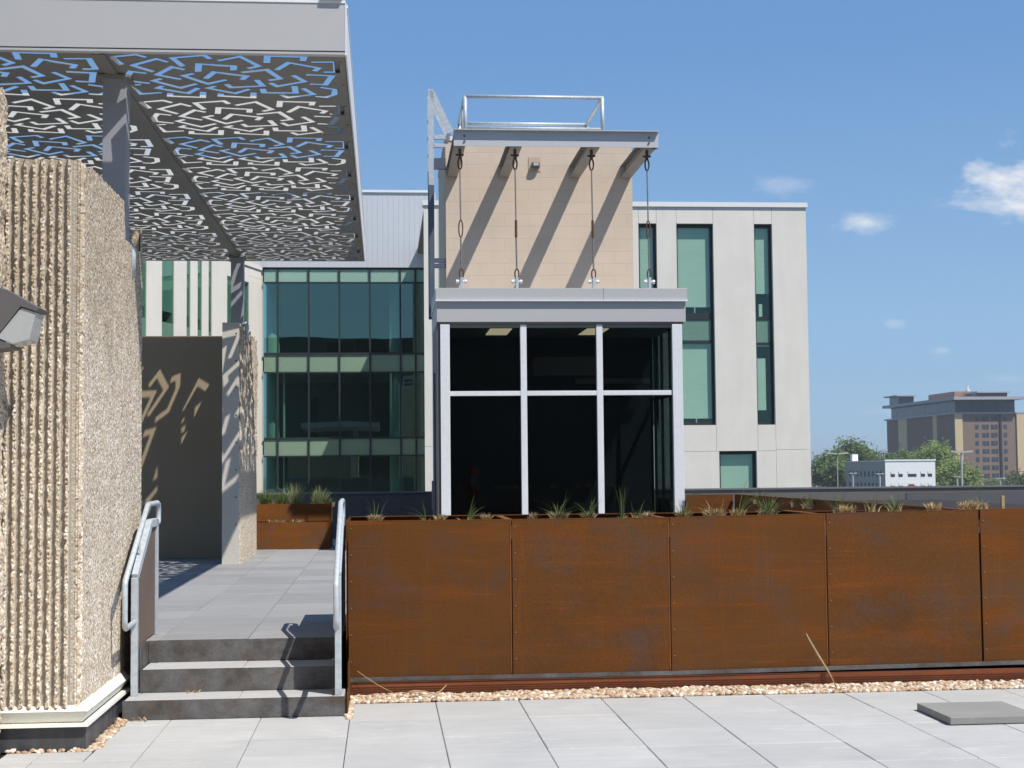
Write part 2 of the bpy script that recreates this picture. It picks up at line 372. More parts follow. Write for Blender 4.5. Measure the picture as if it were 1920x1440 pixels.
M_['glass_curt'] = glass('curtain wall glass', (.62, .78, .72), .12)
M_['spandrel'] = simple('green glass spandrel', (.22, .32, .235), .12, 0, .05, .3)
M_['spandrel2'] = simple('pale green glass spandrel', (.27, .42, .35), .12, 0, .05, .3)
M_['spandrel3'] = simple('window spandrel', (.14, .25, .19), .12, 0, .05, .3)
M_['room'] = simple('dim room', (.10, .105, .095), .9, 0, .2, .4)
M_['roomceil'] = simple('room ceiling', (.20, .22, .20), .9, 0, .1, .4)

def leafmat(name, a, bcol, c3):
    m, t, b = mat_base(name, .6, 0, .3)
    g = t.nodes.new('ShaderNodeNewGeometry')
    c = ramp(t, g.outputs['Random Per Island'], [(0, a), (.5, bcol), (1, c3)])
    lo_ = tnoise(t, coords(t), .28, 3, .6)
    c = mix(t, 1, c, ramp(t, lo_, [(.35, (.62, .66, .62)), (.65, (1.25, 1.2, 1.1))]), 'MULTIPLY')
    t.links.new(c, b.inputs['Base Color'])
    tl = t.nodes.new('ShaderNodeBsdfTranslucent'); t.links.new(c, tl.inputs[0]); ms = t.nodes.new('ShaderNodeMixShader'); ms.inputs[0].default_value = .3
    t.links.new(b.outputs[0], ms.inputs[1]); t.links.new(tl.outputs[0], ms.inputs[2]); t.links.new(ms.outputs[0], t.nodes['Material Output'].inputs[0])
    return m
M_['blade'] = leafmat('grass blades', (.06, .10, .025), (.11, .165, .045), (.22, .25, .10))
M_['thatch'] = leafmat('dry thatch', (.30, .20, .10), (.50, .36, .19), (.66, .52, .32))
M_['leaf'] = leafmat('tree leaves', (.06, .11, .03), (.11, .17, .045), (.16, .23, .07))
M_['leaf2'] = leafmat('light tree leaves', (.13, .19, .04), (.19, .26, .06), (.25, .33, .09))
M_['bush'] = leafmat('bush leaves', (.05, .08, .03), (.08, .11, .04), (.10, .14, .05))
M_['fluff'] = leafmat('plume grass', (.20, .24, .11), (.32, .37, .18), (.48, .50, .30))
def stonemat():
    m, t, b = mat_base('river pebbles', .75, 0, .4)
    g = t.nodes.new('ShaderNodeNewGeometry')
    c = ramp(t, g.outputs['Random Per Island'], [(0, (.26, .16, .10)), (.2, (.44, .30, .19)), (.45, (.54, .42, .28)), (.65, (.48, .44, .38)), (.8, (.62, .52, .40)), (1, (.82, .79, .72))])
    c = mix(t, .5, c, mix(t, 1, c, ramp(t, tnoise(t, coords(t), 120, 3), [(.3, (.65, .6, .55)), (.7, (1.25, 1.2, 1.15))]), 'MULTIPLY'))
    t.links.new(c, b.inputs['Base Color']); return m
M_['stone'] = stonemat()
def tower_mat():
    m, t, b = mat_base('brown brick', .9, 0, .2)
    p = coords(t); n = tnoise(t, p, .35, 4)
    c = ramp(t, n, [(.3, (.22, .16, .13)), (.7, (.25, .18, .145))]); t.links.new(c, b.inputs['Base Color']); return m
M_['brick'] = tower_mat()
M_['brick2'] = simple('rust brick', (.34, .21, .16), .9, 0, .1, .5)

# ------------------------------------------------------------------ setting: ground, roof, terraces
structure('ground', B(-2500, 3500, -400, 5000, -14.4, -14.0), M_['ground'])
structure('terrace_base', B(-14, 14.2, -14, 28.6, -13.9, -0.06), M_['terr'])
def paver_field(mb, xs, ys, z, skip=None, gap=.0045, jit=.0015, th=.05):
    for i in range(len(xs)-1):
        for j in range(len(ys)-1):
            x0, x1, y0, y1 = xs[i]+gap/2, xs[i+1]-gap/2, ys[j]+gap/2, ys[j+1]-gap/2
            if x1-x0 < .03 or y1-y0 < .03: continue
            if skip and skip((x0+x1)/2, (y0+y1)/2): continue
            dz = random.uniform(-jit, jit); c = .004
            b = len(mb.v)
            mb.add([(x0,y0,z-th),(x1,y0,z-th),(x1,y1,z-th),(x0,y1,z-th),
                    (x0,y0,z-c+dz),(x1,y0,z-c+dz),(x1,y1,z-c+dz),(x0,y1,z-c+dz),
                    (x0+c,y0+c,z+dz),(x1-c,y0+c,z+dz),(x1-c,y1-c,z+dz),(x0+c,y1-c,z+dz)],
                   [(0,1,5,4),(1,2,6,5),(2,3,7,6),(3,0,4,7),(4,5,9,8),(5,6,10,9),(6,7,11,10),(7,4,8,11),(8,9,10,11)])
mb = MB()
xs = [-.24+.615*k for k in range(-3, 22)]; ys = [10.385-.612*k for k in range(0, 24)][::-1]
# main field in front of steps and planter (left edge trimmed along the ribbed wall)
paver_field(mb, [-1.78]+[x for x in xs if x > -1.5], [y for y in ys if y > 9.1]+[10.60], 0, skip=lambda x, y: (y > 10.38 and x > -.26))
paver_field(mb, [x for x in xs if x > -.3], [10.385, 11.13], 0)
paver_field(mb, [-2.30, -2.085, -1.785], [9.161, 9.465], 0)
paver_field(mb, [-2.30, -2.085, -1.47]+[x for x in xs if x > -1.4], [y for y in ys if y < 9.2], 0)
structure('terrace_paving', mb, M_['paver'], fix=False)
mb = MB()
xs2 = [-6.0, -5.3, -4.68, -4.07, -3.46, -2.89, -2.28, -1.67, -1.01, -.36, .25] + [.25+.61*k for k in range(1, 22)]
ys2 = [11.335, 11.79]+[11.79+.612*k for k in range(1, 27)]
DZ = .47
paver_field(mb, xs2, ys2, DZ, skip=lambda x, y: (y < 12.7 and (x > -.36 or x < -2.1)))
structure('upper_deck_paving', mb, M_['paver2'], fix=False)
structure('deck_base', MB().box(-14, 14.2, 12.72, 28.5, -.05, DZ-.055).box(-6.5, -.33, 11.40, 12.719, -.05, DZ-.056), M_['terr'])

# ------------------------------------------------------------------ steps
st = empty('stair_flight', (-1.03, 11.0, 0), 'three wide steps with dark steel risers and pale paver treads', 'stairs')
SY = [10.60, 10.944, 11.319]; SZ = [.138, .305, .47]
xl = [(-1.80, -.268), (-1.735, -.332), (-1.735, -.333)]
prevz = 0.0
for k in range(3):
    a, b = xl[k]; y = SY[k]; z1 = SZ[k]
    yb = SY[k+1] if k < 2 else SY[k]+.02
    B(a, b, y, y+.012, 0.002 if k == 0 else prevz+.002, z1-.004).build('riser', M_['riser'], st)
    if k < 2:
        mb = MB(); paver_field(mb, [a+.01, -1.67 if k else -1.72, -1.01, -.36, b-.01], [y+.014, yb-.002], z1, gap=.003, th=.04)
        mb.build('tread', M_['tread'], st, fix=False)
    prevz = z1
MB().box(-1.80, -.275, 10.615, 11.33, .004, .09).build('support_frame', M_['bronze'], st)
B(-1.7425, -1.7365, 10.95, 11.31, .141, .468).build('stringer', M_['riser'], st)

# ------------------------------------------------------------------ guard rails
def guard(x, label, side, yf=10.82, yh=0.0):
    g = empty('guard_rail', (x, 11.3, .14), label, 'railing', 'railings beside the steps')
    w = .062
    pts = [(x, yf, SZ[0]), (x, yf, .965), (x, 11.46, 1.325), (x, 11.76, 1.325)]
    for p, q, nm in ((pts[0], pts[1], 'post'), (pts[1], pts[2], 'top_bar'), (pts[2], pts[3], 'top_bar')):
        MB().bar(p, q, .045, w, (0, 1, 0) if nm == 'post' else (0, 0, 1)).build(nm, M_['galv'], g, bev=.004)
    MB().bar((x, 11.76, DZ), (x, 11.76, 1.356), .045, w, (0, 1, 0)).build('post', M_['galv'], g, bev=.004)
    mb = MB().prism([(yf+.033, SZ[1]-.14), (11.10, SZ[1]-.14), (11.30, SZ[1]-.0), (11.32, DZ+.01), (11.725, DZ+.01), (11.725, 1.30), (11.47, 1.30), (yf+.033, .955)], 'x', x-.004, x+.004)
    mb.build('infill_panel', M_['infill'], g)
    rr = .019; ho = x
    path = [(ho, yf-.02, .655), (ho, yf-.06, .652), (ho, 10.46-yh, .645), (ho, 10.425-yh, .66), (ho, 10.41-yh, .70), (ho, 10.41-yh, .945-yh*.1), (ho, 10.425-yh, .97-yh*.1), (ho, 11.36, 1.455), (ho, 11.40, 1.468),
            (ho, 11.85, 1.473), (ho, 11.90, 1.46), (ho, 11.92, 1.42), (ho, 11.92, 1.345), (ho, 11.90, 1.32), (ho, 11.78, 1.315)]
    MB().tube(path, rr, 12).build('handrail', M_['galv'], g, smooth=True)
    for q in ((11.02, 1.085, 1.265), ): MB().tube([(x, q[0], q[1]), (x, q[0], q[2])], .008, 8).build('bracket', M_['galv'], g)
    return g
guard(-1.755, 'galvanized guard rail with rusty infill panel beside the ribbed concrete wall', -1)
guard(-.322, 'galvanized guard rail seen edge-on against the end of the rusty planter', 1, 10.65, .20)

# ------------------------------------------------------------------ front planter (weathering steel)
PY0, PY1, PZ = 11.40, 12.68, 1.32
pl = empty('steel_planter', (3, 12, 0), 'long rusty weathering steel planter with wide front panels beside the steps', 'planter')
seams = [-.272, .972, 2.192, 3.425, 4.650, 5.88, 7.1]
def topz(x): return PZ + max(0, x-2.19)*.0135
def boty(x): return .155 + max(0, x-2.19)*.009
bolt_src = None
for i in range(6):
    x0, x1 = seams[i]+.004, seams[i+1]-.004
    off = -.004 if i % 2 else 0
    if i == 4: x0 += .010
    mb = MB()
    y0, y1 = PY0+off, PY0+off+.008
    vs = [(x0, y0, boty(x0)), (x1, y0, boty(x1)), (x1, y0, topz(x1)), (x0, y0, topz(x0)), (x0, y1, boty(x0)), (x1, y1, boty(x1)), (x1, y1, topz(x1)), (x0, y1, topz(x0))]
    mb.add(vs, [(0,1,2,3), (5,4,7,6), (4,0,3,7), (1,5,6,2), (3,2,6,7), (0,4,5,1)])
    pn = mb.build('front_panel', M_['corten'], pl)
    # folded lip along the top
    vs = [(x0, y0-.001, topz(x0)), (x1, y0-.001, topz(x1)), (x1, y0+.045, topz(x1)), (x0, y0+.045, topz(x0)), (x0, y0-.001, topz(x0)+.006), (x1, y0-.001, topz(x1)+.006), (x1, y0+.045, topz(x1)+.006), (x0, y0+.045, topz(x0)+.006)]
    MB().add(vs, [(0,3,2,1),(4,5,6,7),(0,1,5,4),(1,2,6,5),(2,3,7,6),(3,0,4,7)]).build('lip', M_['corten'], pn)
    if i in (0, 1, 2, 4):
        B(x1-.009, x1-.001, y0-.003, y0-.0005, boty(x1)+.01, topz(x1)-.01).build('edge_flange', M_['orange'], pn)
    for k in range(6):
        z = 1.27-k*.20
        if z < .2: continue
        c = MB().tube([(x0+.022, y0-.005, z), (x0+.022, y0+.001, z)], .0055, 8)
        c.build('bolt', M_['boltm'], pn)
B(-.283, -.275, 10.62, PY1, .004, PZ).build('end_panel', M_['corten'], pl) if False else None
MB().prism([(11.395, .004), (PY1, .004), (PY1, PZ+.004), (11.395, PZ+.004)], 'x', -.283, -.2765).build('end_panel', M_['corten'], pl)
MB().prism([(10.585, .002), (11.394, .002), (11.394, .474), (11.33, .474), (11.31, .31), (10.955, .31), (10.94, .145), (10.585, .145)], 'x', -.262, -.254).build('stair_cheek', M_['corten'], pl)
vs = []
mb = MB(); mb.box(-.27, 7.1, PY1-.008, PY1, .1, PZ+.004); mb.build('back_panel', M_['corten'], pl)
MB().box(-.27, 7.1, PY1-.05, PY1-.009, PZ-.002, PZ+.004).build('back_lip', M_['corten'], pl)
for x in seams[1:6]:
    MB().box(x-.028, x+.028, PY0+.048, PY1-.052, topz(x)-.012, topz(x)-.002).build('cross_brace', M_['corten2'], pl)
MB().box(-.27, 7.1, PY0+.02, PY1-.01, .2, 1.17).build('soil', M_['soil'], pl)
mb = MB()
for (a, b) in ((-.27, 2.19), (2.19, 7.1)):
    z0a, z0b = boty(a), boty(b)
    vs = []
    for (x, z) in ((a, z0a), (b, z0b)): vs += [(x, 11.374, z-.030), (x, 11.396, z-.030), (x, 11.396, z-.001), (x, 11.374, z-.001)]
    mb.add(vs, [(0,1,2,3), (7,6,5,4), (0,4,5,1), (1,5,6,2), (2,6,7,3), (3,7,4,0)])
mb.build('base_rail', M_['riser'], pl)
B(-.27, 7.1, 11.386, 11.392, .0, .122).build('base_panel', simple('bright rust panel', (.27, .075, .025), .8, 0, .3, 2.5, sv=(1, 1, 5)), pl)
mb = MB()
n = int(7.3/.0165)
for i in range(n):
    x = -.262+i*.0165; mb.box(x-.0015, x+.0015, 11.366, 11.3685, 0, .124)
for k in range(8):
    z = .004+k*.0165; mb.box(-.27, 7.1, 11.3635, 11.366, z-.0015, z+.0015)
mb.build('wire_mesh_strip', simple('rusty wire', (.16, .055, .025), .8, 0, .2, 20), pl, fix=False)
B(3.36, 3.39, 11.3695, 11.3855, 0, .12).build('mesh_post', M_['corten'], pl)
B(6.2, 6.23, 11.3695, 11.3855, 0, .12).build('mesh_post', M_['corten'], pl)

# ------------------------------------------------------------------ other rusty planters
rp = empty('steel_planter', (6.3, 17, DZ), 'rusty planter behind the long front planter with its dark side running away', 'planter')
B(4.48, 5.19, 21.95, 21.958, DZ, 1.31).build('front_panel', M_['corten'], rp)
MB().prism([(12.70, .3), (21.9, DZ), (21.9, 1.312), (12.70, 1.312)], 'x', 5.2, 5.208).build('side_panel', M_['corten'], rp)
B(5.21, 5.25, 12.75, 21.9, 1.306, 1.312).build('lip', M_['corten'], rp)
B(4.49, 5.18, 21.96, 24.5, DZ, 1.22).build('soil', M_['soil'], rp)
B(5.209, 8.2, 12.75, 21.9, DZ, 1.2).build('soil', M_['soil'], rp)
sp = empty('steel_planter', (-1.4, 24.6, DZ), 'small two-tier rusty planter at the far end of the walkway', 'planter')
MB().box(-2.05, -.86, 24.2, 24.21, DZ+.003, .905).build('lower_panel', M_['corten2'], sp)
MB().box(-2.05, -.86, 24.62, 24.63, .905, 1.185).build('upper_panel', M_['corten2'], sp)
MB().prism([(24.2, DZ+.003), (25.2, DZ+.003), (25.2, 1.20), (24.6, 1.20), (24.6, .93), (24.2, .93)], 'x', -.86, -.85).build('end_panel', M_['corten'], sp)
MB().box(-2.05, -.862, 24.212, 24.618, DZ+.004, .875).box(-2.05, -.862, 24.64, 25.2, DZ+.004, 1.14).build('soil', M_['soil'], sp)

# ------------------------------------------------------------------ grass tufts
def blade(mb, x, y, z, h, lean, ang, w):
    d = Vector((math.cos(ang), math.sin(ang), 0)); s = Vector((-d.y, d.x, 0))
    if random.random() < .5: s = Vector((1, 0, 0))
    b = len(mb.v); segs = 4; vs = []; fs = []
    for k in range(segs+1):
        t = k/segs; c = Vector((x, y, z)) + d*lean*h*t*t + Vector((0, 0, h*(t-.35*lean*t*t)))
        ww = w*(1-t)**.7+.0004
        vs += [c-s*ww, c+s*ww]
    for k in range(segs): fs.append((2*k, 2*k+1, 2*k+3, 2*k+2))
    mb.add(vs, fs)
def tuft(x, y, z, label, seed, h=.22, nb=26, thatch=.6, spread=.06, green='blade', cat='plant', group='grass tufts in the rusty planters', lean=.5, dirn=None):
    random.seed(seed)
    r = empty('grass_tuft', (x, y, z), label, cat, group)
    mb = MB()
    for i in range(int(nb*1.4)):
        a = random.uniform(0, 6.28) if dirn is None else random.gauss(dirn, .5); rr = random.uniform(0, spread)
        blade(mb, x+rr*math.cos(a)*.6, y+rr*math.sin(a)*.6, z, h*random.uniform(.35, .95), random.uniform(.05, lean*1.5), a, random.uniform(.0016, .0032)*(y/12)**.6)
    mb.build('blades', M_[green], r, fix=False)
    if thatch > 0:
        mb = MB()
        for i in range(int(130*thatch)):
            a = random.uniform(0, 6.28); rr = random.uniform(0, spread*.8)
            blade(mb, x+rr*math.cos(a), y+rr*math.sin(a), z, random.uniform(.035, .095), random.uniform(.1, .8), a, random.uniform(.004, .008)*(y/12)**.6)
        mb.build('thatch', M_['thatch'], r, fix=False)
    random.seed(seed+1)
    return r
def pxX(px, y): return (px-719)*y*1.004/2800*.985+.0035*y
T = 'in the front planter'
Z0 = 1.258
tuft(pxX(693, 11.9), 11.9, Z0+.03, 'tan mop of dry grass in the front planter beside the right guard rail', 11, .25, 6, 1.1, .06, lean=.3)
tuft(pxX(790, 12.1), 12.1, Z0, 'thin dark blades leaning left, in the front planter below the white building strip', 12, .26, 14, .1, .04, lean=1.2, dirn=2.9)
tuft(pxX(816, 11.7), 11.7, Z0+.03, 'small pale stub of cut straw in the front planter left of the first glass pane', 13, .10, 3, .9, .045, lean=.5)
tuft(pxX(868, 12.0), 12.0, Z0, 'dark green upright blades in the front planter before the left glass pane', 14, .30, 16, .1, .06, lean=.6, dirn=.3)
tuft(pxX(902, 11.7), 11.7, Z0+.03, 'tiny straw stub right of the dark green blades in the front planter', 15, .08, 3, .8, .035, lean=.5)
tuft(pxX(991, 11.8), 11.8, Z0+.03, 'single low clump of dry stubble under the left window mullion', 16, .08, 4, .5, .035, lean=.5)
tuft(pxX(1041, 11.75), 11.75, Z0+.035, 'largest spiky tuft with wide tan base, before the middle glass pane', 17, .29, 30, 1.7, .09, lean=.9)
tuft(pxX(1098, 11.8), 11.8, Z0+.03, 'dark green tuft with reddish base left of the right window mullion', 18, .24, 28, .8, .06, lean=.5)
tuft(pxX(1162, 11.8), 11.8, Z0+.01, 'tall narrow upright tuft before the right glass pane', 19, .38, 14, .4, .03, lean=.12)
tuft(pxX(1193, 12.1), 12.1, Z0+.01, 'fine sparse blades right of the tall narrow tuft', 20, .22, 12, .3, .06, lean=.5)
tuft(pxX(1210, 11.7), 11.7, Z0+.03, 'low tan stub at the foot of the right glass pane', 21, .09, 4, .9, .04, lean=.5)
tuft(pxX(1282, 12.0), 12.0, Z0+.03, 'green tuft at the foot of the white corner column', 22, .20, 36, .8, .07, lean=.6)
tuft(pxX(1341, 11.75), 11.75, Z0+.04, 'broad dry tan tuft with pale cut stems before the small brown planter face', 23, .20, 16, 1.8, .10, lean=.9, green='thatch')
tuft(pxX(1388, 11.8), 11.8, Z0+.04, 'tuft with long pale green blade leaning right, at the dark planter corner', 24, .38, 14, 1.3, .07, lean=.7, dirn=.4)
tuft(pxX(1446, 12.0), 12.0, Z0+.03, 'bushy bright green tuft with blades arching left in the front planter', 25, .30, 46, .6, .08, lean=.9)
tuft(pxX(1585, 12.0), 12.0, Z0+.05, 'fresh green tuft beside a tan tussock above the fourth rusty panel', 26, .27, 34, .3, .06, lean=.9)
tuft(pxX(1603, 11.7), 11.7, Z0+.06, 'tan tussock right of the fresh green tuft', 27, .12, 6, 1.5, .07, lean=.8)
tuft(pxX(1697, 12.0), 12.0, Z0+.06, 'low green tuft above the middle of the fourth rusty panel', 28, .20, 36, .2, .06, lean=.8)
tuft(pxX(1775, 11.8), 11.8, Z0+.07, 'flat dry tuft left of the dark gap in the front planter', 29, .12, 12, 1.2, .07, lean=1.0)
tuft(pxX(1846, 11.8), 11.8, Z0+.08, 'spread of brown stubble right of the dark gap', 30, .07, 4, 1.6, .11, lean=1.0)
tuft(pxX(1872, 12.0), 12.0, Z0+.08, 'sparse green blades leaning left at the far right of the front planter', 31, .28, 12, .5, .05, lean=.8, dirn=2.7)
tuft(pxX(1650, 12.3), 12.3, Z0+.06, 'wispy reddish seed stems behind the fourth rusty panel', 32, .24, 9, .1, .09, lean=.4)
# behind, on the planter that runs away
for q, (px, y, lb, hh, nb) in enumerate(((1425, 20.5, 'green tuft at the corner of the far rusty planter below the white wall', .28, 40), (1468, 19.5, 'straw-coloured clump left of the fallen stalks on the far rusty planter', .22, 22),
        (1500, 18.6, 'low dry clump in the middle of the far rusty planter', .20, 22), (1522, 17.8, 'pale green tuft at the right of the dry clumps on the far rusty planter', .30, 34))):
    tuft(pxX(px, y)+.05, y, 1.2, lb, 40+q, hh, nb, 1.3, .13, group='grass tufts on the far rusty planter')
tuft(pxX(1305, 22.3), 22.3, 1.22, 'small green tuft peeping over the small brown planter face', 46, .22, 30, .3, .12, group='grass tufts on the far rusty planter')
# far small planter
for q, (px, hh, gm, lb, th) in enumerate(((490, .38, 'blade', 'green tuft half hidden by the rough pier, in the small two-tier planter', .3), (518, .34, 'blade', 'short dense green tuft, second from the left in the small planter', .5),
        (546, .50, 'fluff', 'tallest plume tuft in the small two-tier planter', .6), (588, .42, 'fluff', 'pale plume tuft right of the tallest one in the small planter', .6), (601, .2, 'blade', 'low tuft with tan root ball at the right end of the small planter', 1.5))):
    tuft(pxX(px, 24.8), 24.8, 1.13, lb, 50+q, hh, 170, th*1.6, .16, green=gm, lean=.5, group='grass tufts in the small two-tier planter')
for q, (px, lb) in enumerate(((512, 'creeping greenery on the lit lower ledge of the small planter'), (545, 'creeping greenery on the shaded lower ledge of the small planter'))):
    tuft(pxX(px, 24.4), 24.4, .87, lb, 60+q, .07, 90, .3, .22, lean=1.2, group='low plants on the planter ledge')

# stalks
def stalk(name, pts, r, label, mat='straw'):
    solo(name, MB().tube(pts, r, 6), M_[mat], label, 'plant stalk', smooth=True)
stalk('dry_stalk', [(3.42, 11.20, .03), (3.36, 11.17, .14), (3.27, 11.15, .28), (3.20, 11.14, .40), (3.175, 11.135, .45)], [.004, .006, .008, .006, .002], 'dry flattened stalk leaning up against the rusty planter from the gravel')
stalk('dry_stalk', [(-.20, 11.33, .21), (-.12, 11.31, .155), (-.03, 11.28, .10), (.06, 11.25, .06)], [.003, .003, .003, .002], 'thin bent straw hanging on the mesh at the left end of the planter')
stalk('dry_stalk', [(.13, 11.2, .055), (.22, 11.19, .075), (.30, 11.18, .07), (.37, 11.17, .05), (.42, 11.18, .075), (.46, 11.19, .115)], [.004, .007, .006, .004, .006, .002], 'curled dry leaf lying on the gravel under the first rusty panel')
solo('wooden_stake', B(4.905, 4.93, 11.55, 11.575, 1.2, 1.46), M_['straw'], 'short wooden stake standing in the far right of the front planter', 'stake', bev=.002)
def leafbit(x, y, z, label, sz, seed):
    random.seed(seed); mb = MB()
    for i in range(9):
        a = random.uniform(0, 6.28); blade(mb, x+random.uniform(-1, 1)*sz, y+random.uniform(-1, 1)*sz*.5, z, random.uniform(.3, .7)*sz, random.uniform(.4, 1.6), a, sz*.12)
    solo('dry_leaf_litter', mb, M_['thatch'], label, 'leaf litter', fix=False)
leafbit(-1.36, 10.9, .139, 'scrap of tan leaf litter on the lowest tread', .05, 5)
leafbit(-1.70, 10.56, .004, 'dry weed by the left foot of the steps', .07, 6)

# ------------------------------------------------------------------ gravel (uncountable)
def ico():
    bm = bmesh.new(); bmesh.ops.create_icosphere(bm, subdivisions=1, radius=1); v = [x.co.copy() for x in bm.verts]; f = [tuple(y.index for y in x.verts) for x in bm.faces]; bm.free(); return v, f
IV, IF = ico()
def stones(areas, n, seed, rmin=.008, rmax=.024):
    random.seed(seed); mb = MB()
    tot = sum(a[4] for a in areas)
    for (x0, x1, y0, y1, wgt, z0, z1) in areas:
        for k in range(int(n*wgt/tot)):
            fy = random.random()
            x, y = random.uniform(x0, x1), y0+(y1-y0)*fy
            r = random.uniform(rmin, rmax)*(1.25 if random.random() < .12 else 1)
            z = z0+(z1-z0)*min(1, fy*1.6)*random.uniform(.3, 1.0)*(1+.6*noise.noise(Vector((x*2.2, 0, 0))))
            s = Vector((random.uniform(.8, 1.5), random.uniform(.8, 1.2), random.uniform(.55, .9)))*r
            R = Matrix.Rotation(random.uniform(0, 6.28), 3, 'Z') @ Matrix.Rotation(random.uniform(-.5, .5), 3, 'X')
            mb.add([R @ Vector((v.x*s.x*random.uniform(.88, 1.1), v.y*s.y*random.uniform(.88, 1.1), v.z*s.z*random.uniform(.9, 1.1)))+Vector((x, y, z)) for v in IV], IF)
    return mb
structure('gravel_bed', MB().box(-.252, 7.1, 11.13, 11.40, -.05, -.004).box(-.252, -.245, 10.6, 11.13, -.05, -.004).box(-2.33, -1.765, 9.40, 9.52, -.05, -.012).box(-1.835, -1.765, 9.5, 10.6, -.05, -.012), M_['soil'])
g = stones([(-.25, 7.1, 11.135, 11.36, 12.5, .004, .030), (-.256, -.236, 10.45, 11.13, .22, 0, .012), (-1.825, -1.765, 9.47, 10.6, .34, .000, .012), (-2.32, -1.80, 9.462, 9.492, .06, .002, .012)], 9400, 3)
o = g.build('gravel', M_['stone'], None, smooth=True, fix=False); tag(o, 'tan and white pebbles in a strip along the rusty planter and wall foot', 'gravel', None, 'stuff')

# loose slab
solo('concrete_slab', B(3.700, 4.312, 9.63, 10.25, .004, .052), M_['slab'], 'loose square concrete paver lying on the terrace at the right', 'concrete slab', bev=.004)

# ------------------------------------------------------------------ ribbed concrete wall (near left)
def grid_mesh(name, P, nu, nv, fn, mat, parent, attr=None):
    vs = []; at = []
    for j in range(nv+1):
        for i in range(nu+1):
            p, a = fn(i/nu, j/nv); vs.append(p); at.append(a)
    fs = [(j*(nu+1)+i, j*(nu+1)+i+1, (j+1)*(nu+1)+i+1, (j+1)*(nu+1)+i) for j in range(nv) for i in range(nu)]
    o = ORG[parent]; me = bpy.data.meshes.new(name); me.from_pydata([(v[0]-o[0], v[1]-o[1], v[2]-o[2]) for v in vs], [], fs)
    me.polygons.foreach_set('use_smooth', [True]*len(fs))
    if attr:
        la = me.attributes.new('smoothness', 'FLOAT', 'POINT'); la.data.foreach_set('value', at)
    return obj(name, me, mat, parent)
def nz3(x, y, z, s): return noise.noise(Vector((x*s, y*s, z*s)))
WT = 3.675
wl = empty('ribbed_concrete_wall', (-2.1, 10.6, 0), 'tall ribbed exposed aggregate concrete wall left of the steps', 'wall')
X1 = -1.866; FX0, FX1 = -2.62, -1.884
def front_fn(u, v):
    x = FX0+(FX1-FX0)*u; z = .27+(WT-.27)*v
    P = .0535; d = 0; a = 0
    if x < -1.93:
        k = math.floor((x+2.318)/P); ph = ((x+2.318)/P) % 1
        e = .47+.13*nz3(0, k*3.3, z, 20)+.22*max(0, nz3(1, k*1.7, z, 44))+.06*nz3(1, k, z, 110)
        if ph < e: d = 0; a = 1 if ph < e-.04 else .4
        else:
            t = min(1, (ph-e)/.10); t2 = min(1, (1-ph)/.07)
            d = .026*min(t, t2)*(1+.35*nz3(x, 0, z, 60)+.25*nz3(x*2, k, z, 9)); a = 0
    elif x < -1.905: d = -.001; a = .55
    else: d = .003
    if a < .5: d += .0030*nz3(x, 3, z, 110)+.002*nz3(x, 7, z, 220)
    zt = z
    if v > .985: zt += .012*nz3(x, 9, 0, 25)
    if v < .02: zt += .012*nz3(x, 2, 0, 30)
    return (x, 9.5-d-.002, zt), a
grid_mesh('ribbed_face', None, 250, 640, front_fn, M_['agg_rib'], wl, True)
def corner_fn(u, v):
    z = .27+(WT-.02-.27)*v
    return (FX1-.004+(X1-FX1+.008)*u+.003*nz3(u, 2, z, 60), 9.492+.026*u*u+.003*nz3(u, 5, z, 80)*u, z), 0
grid_mesh('corner_face', None, 5, 420, corner_fn, M_['agg'], wl)
def ztop(y):
    if y < 10.95: return WT
    if y < 11.0: return WT-.27*(y-10.95)/.05
    if y < 11.66: return 3.405
    if y < 11.69: return 3.405+.20*(y-11.66)/.03
    return 3.61-.3*(y-11.69)
def side_fn(u, v):
    y = 9.515+(11.775-9.515)*u
    z = .27+(ztop(y)-.27)*v
    if z > 3.5 and y < 9.78: y = max(y, 9.515+.20*((z-3.5)/.175)**1.5)
    d = .0045*nz3(2, y, z, 70)+.003*nz3(5, y, z, 150)+.004*nz3(5, y, z, 9)
    if u > .985: y += .02*nz3(0, 4, z, 14)+.015*nz3(0, 4, z, 50)
    return (X1+d, y, z+(.014*nz3(y, 9, 0, 25) if v > .985 else 0)), 0
grid_mesh('side_face', None, 240, 400, side_fn, M_['agg'], wl)
def end_fn(u, v):
    z = .27+(3.60-.27)*v; x = X1-.10*u
    return (x, 11.775+.02*nz3(0, 4, z, 14)+.015*nz3(0, 4, z, 50)+.02*nz3(x, 2, z, 20)*u, z), 0
grid_mesh('broken_edge', None, 10, 300, end_fn, M_['agg'], wl)
MB().prism([(FX1+.002, 9.512), (X1-.010, 9.55), (X1-.010, 11.755), (-2.62, 11.755), (-2.62, 9.512)], 'z', .0, 3.39).prism([(FX1-.01, 9.512), (X1-.02, 9.72), (X1-.012, 10.945), (-2.62, 10.945), (-2.62, 9.512)], 'z', 3.391, WT-.006).prism([(X1-.10, 11.68), (X1-.012, 11.68), (X1-.012, 11.755), (X1-.10, 11.755)], 'z', 3.391, 3.58).build('core', M_['agg'], wl)
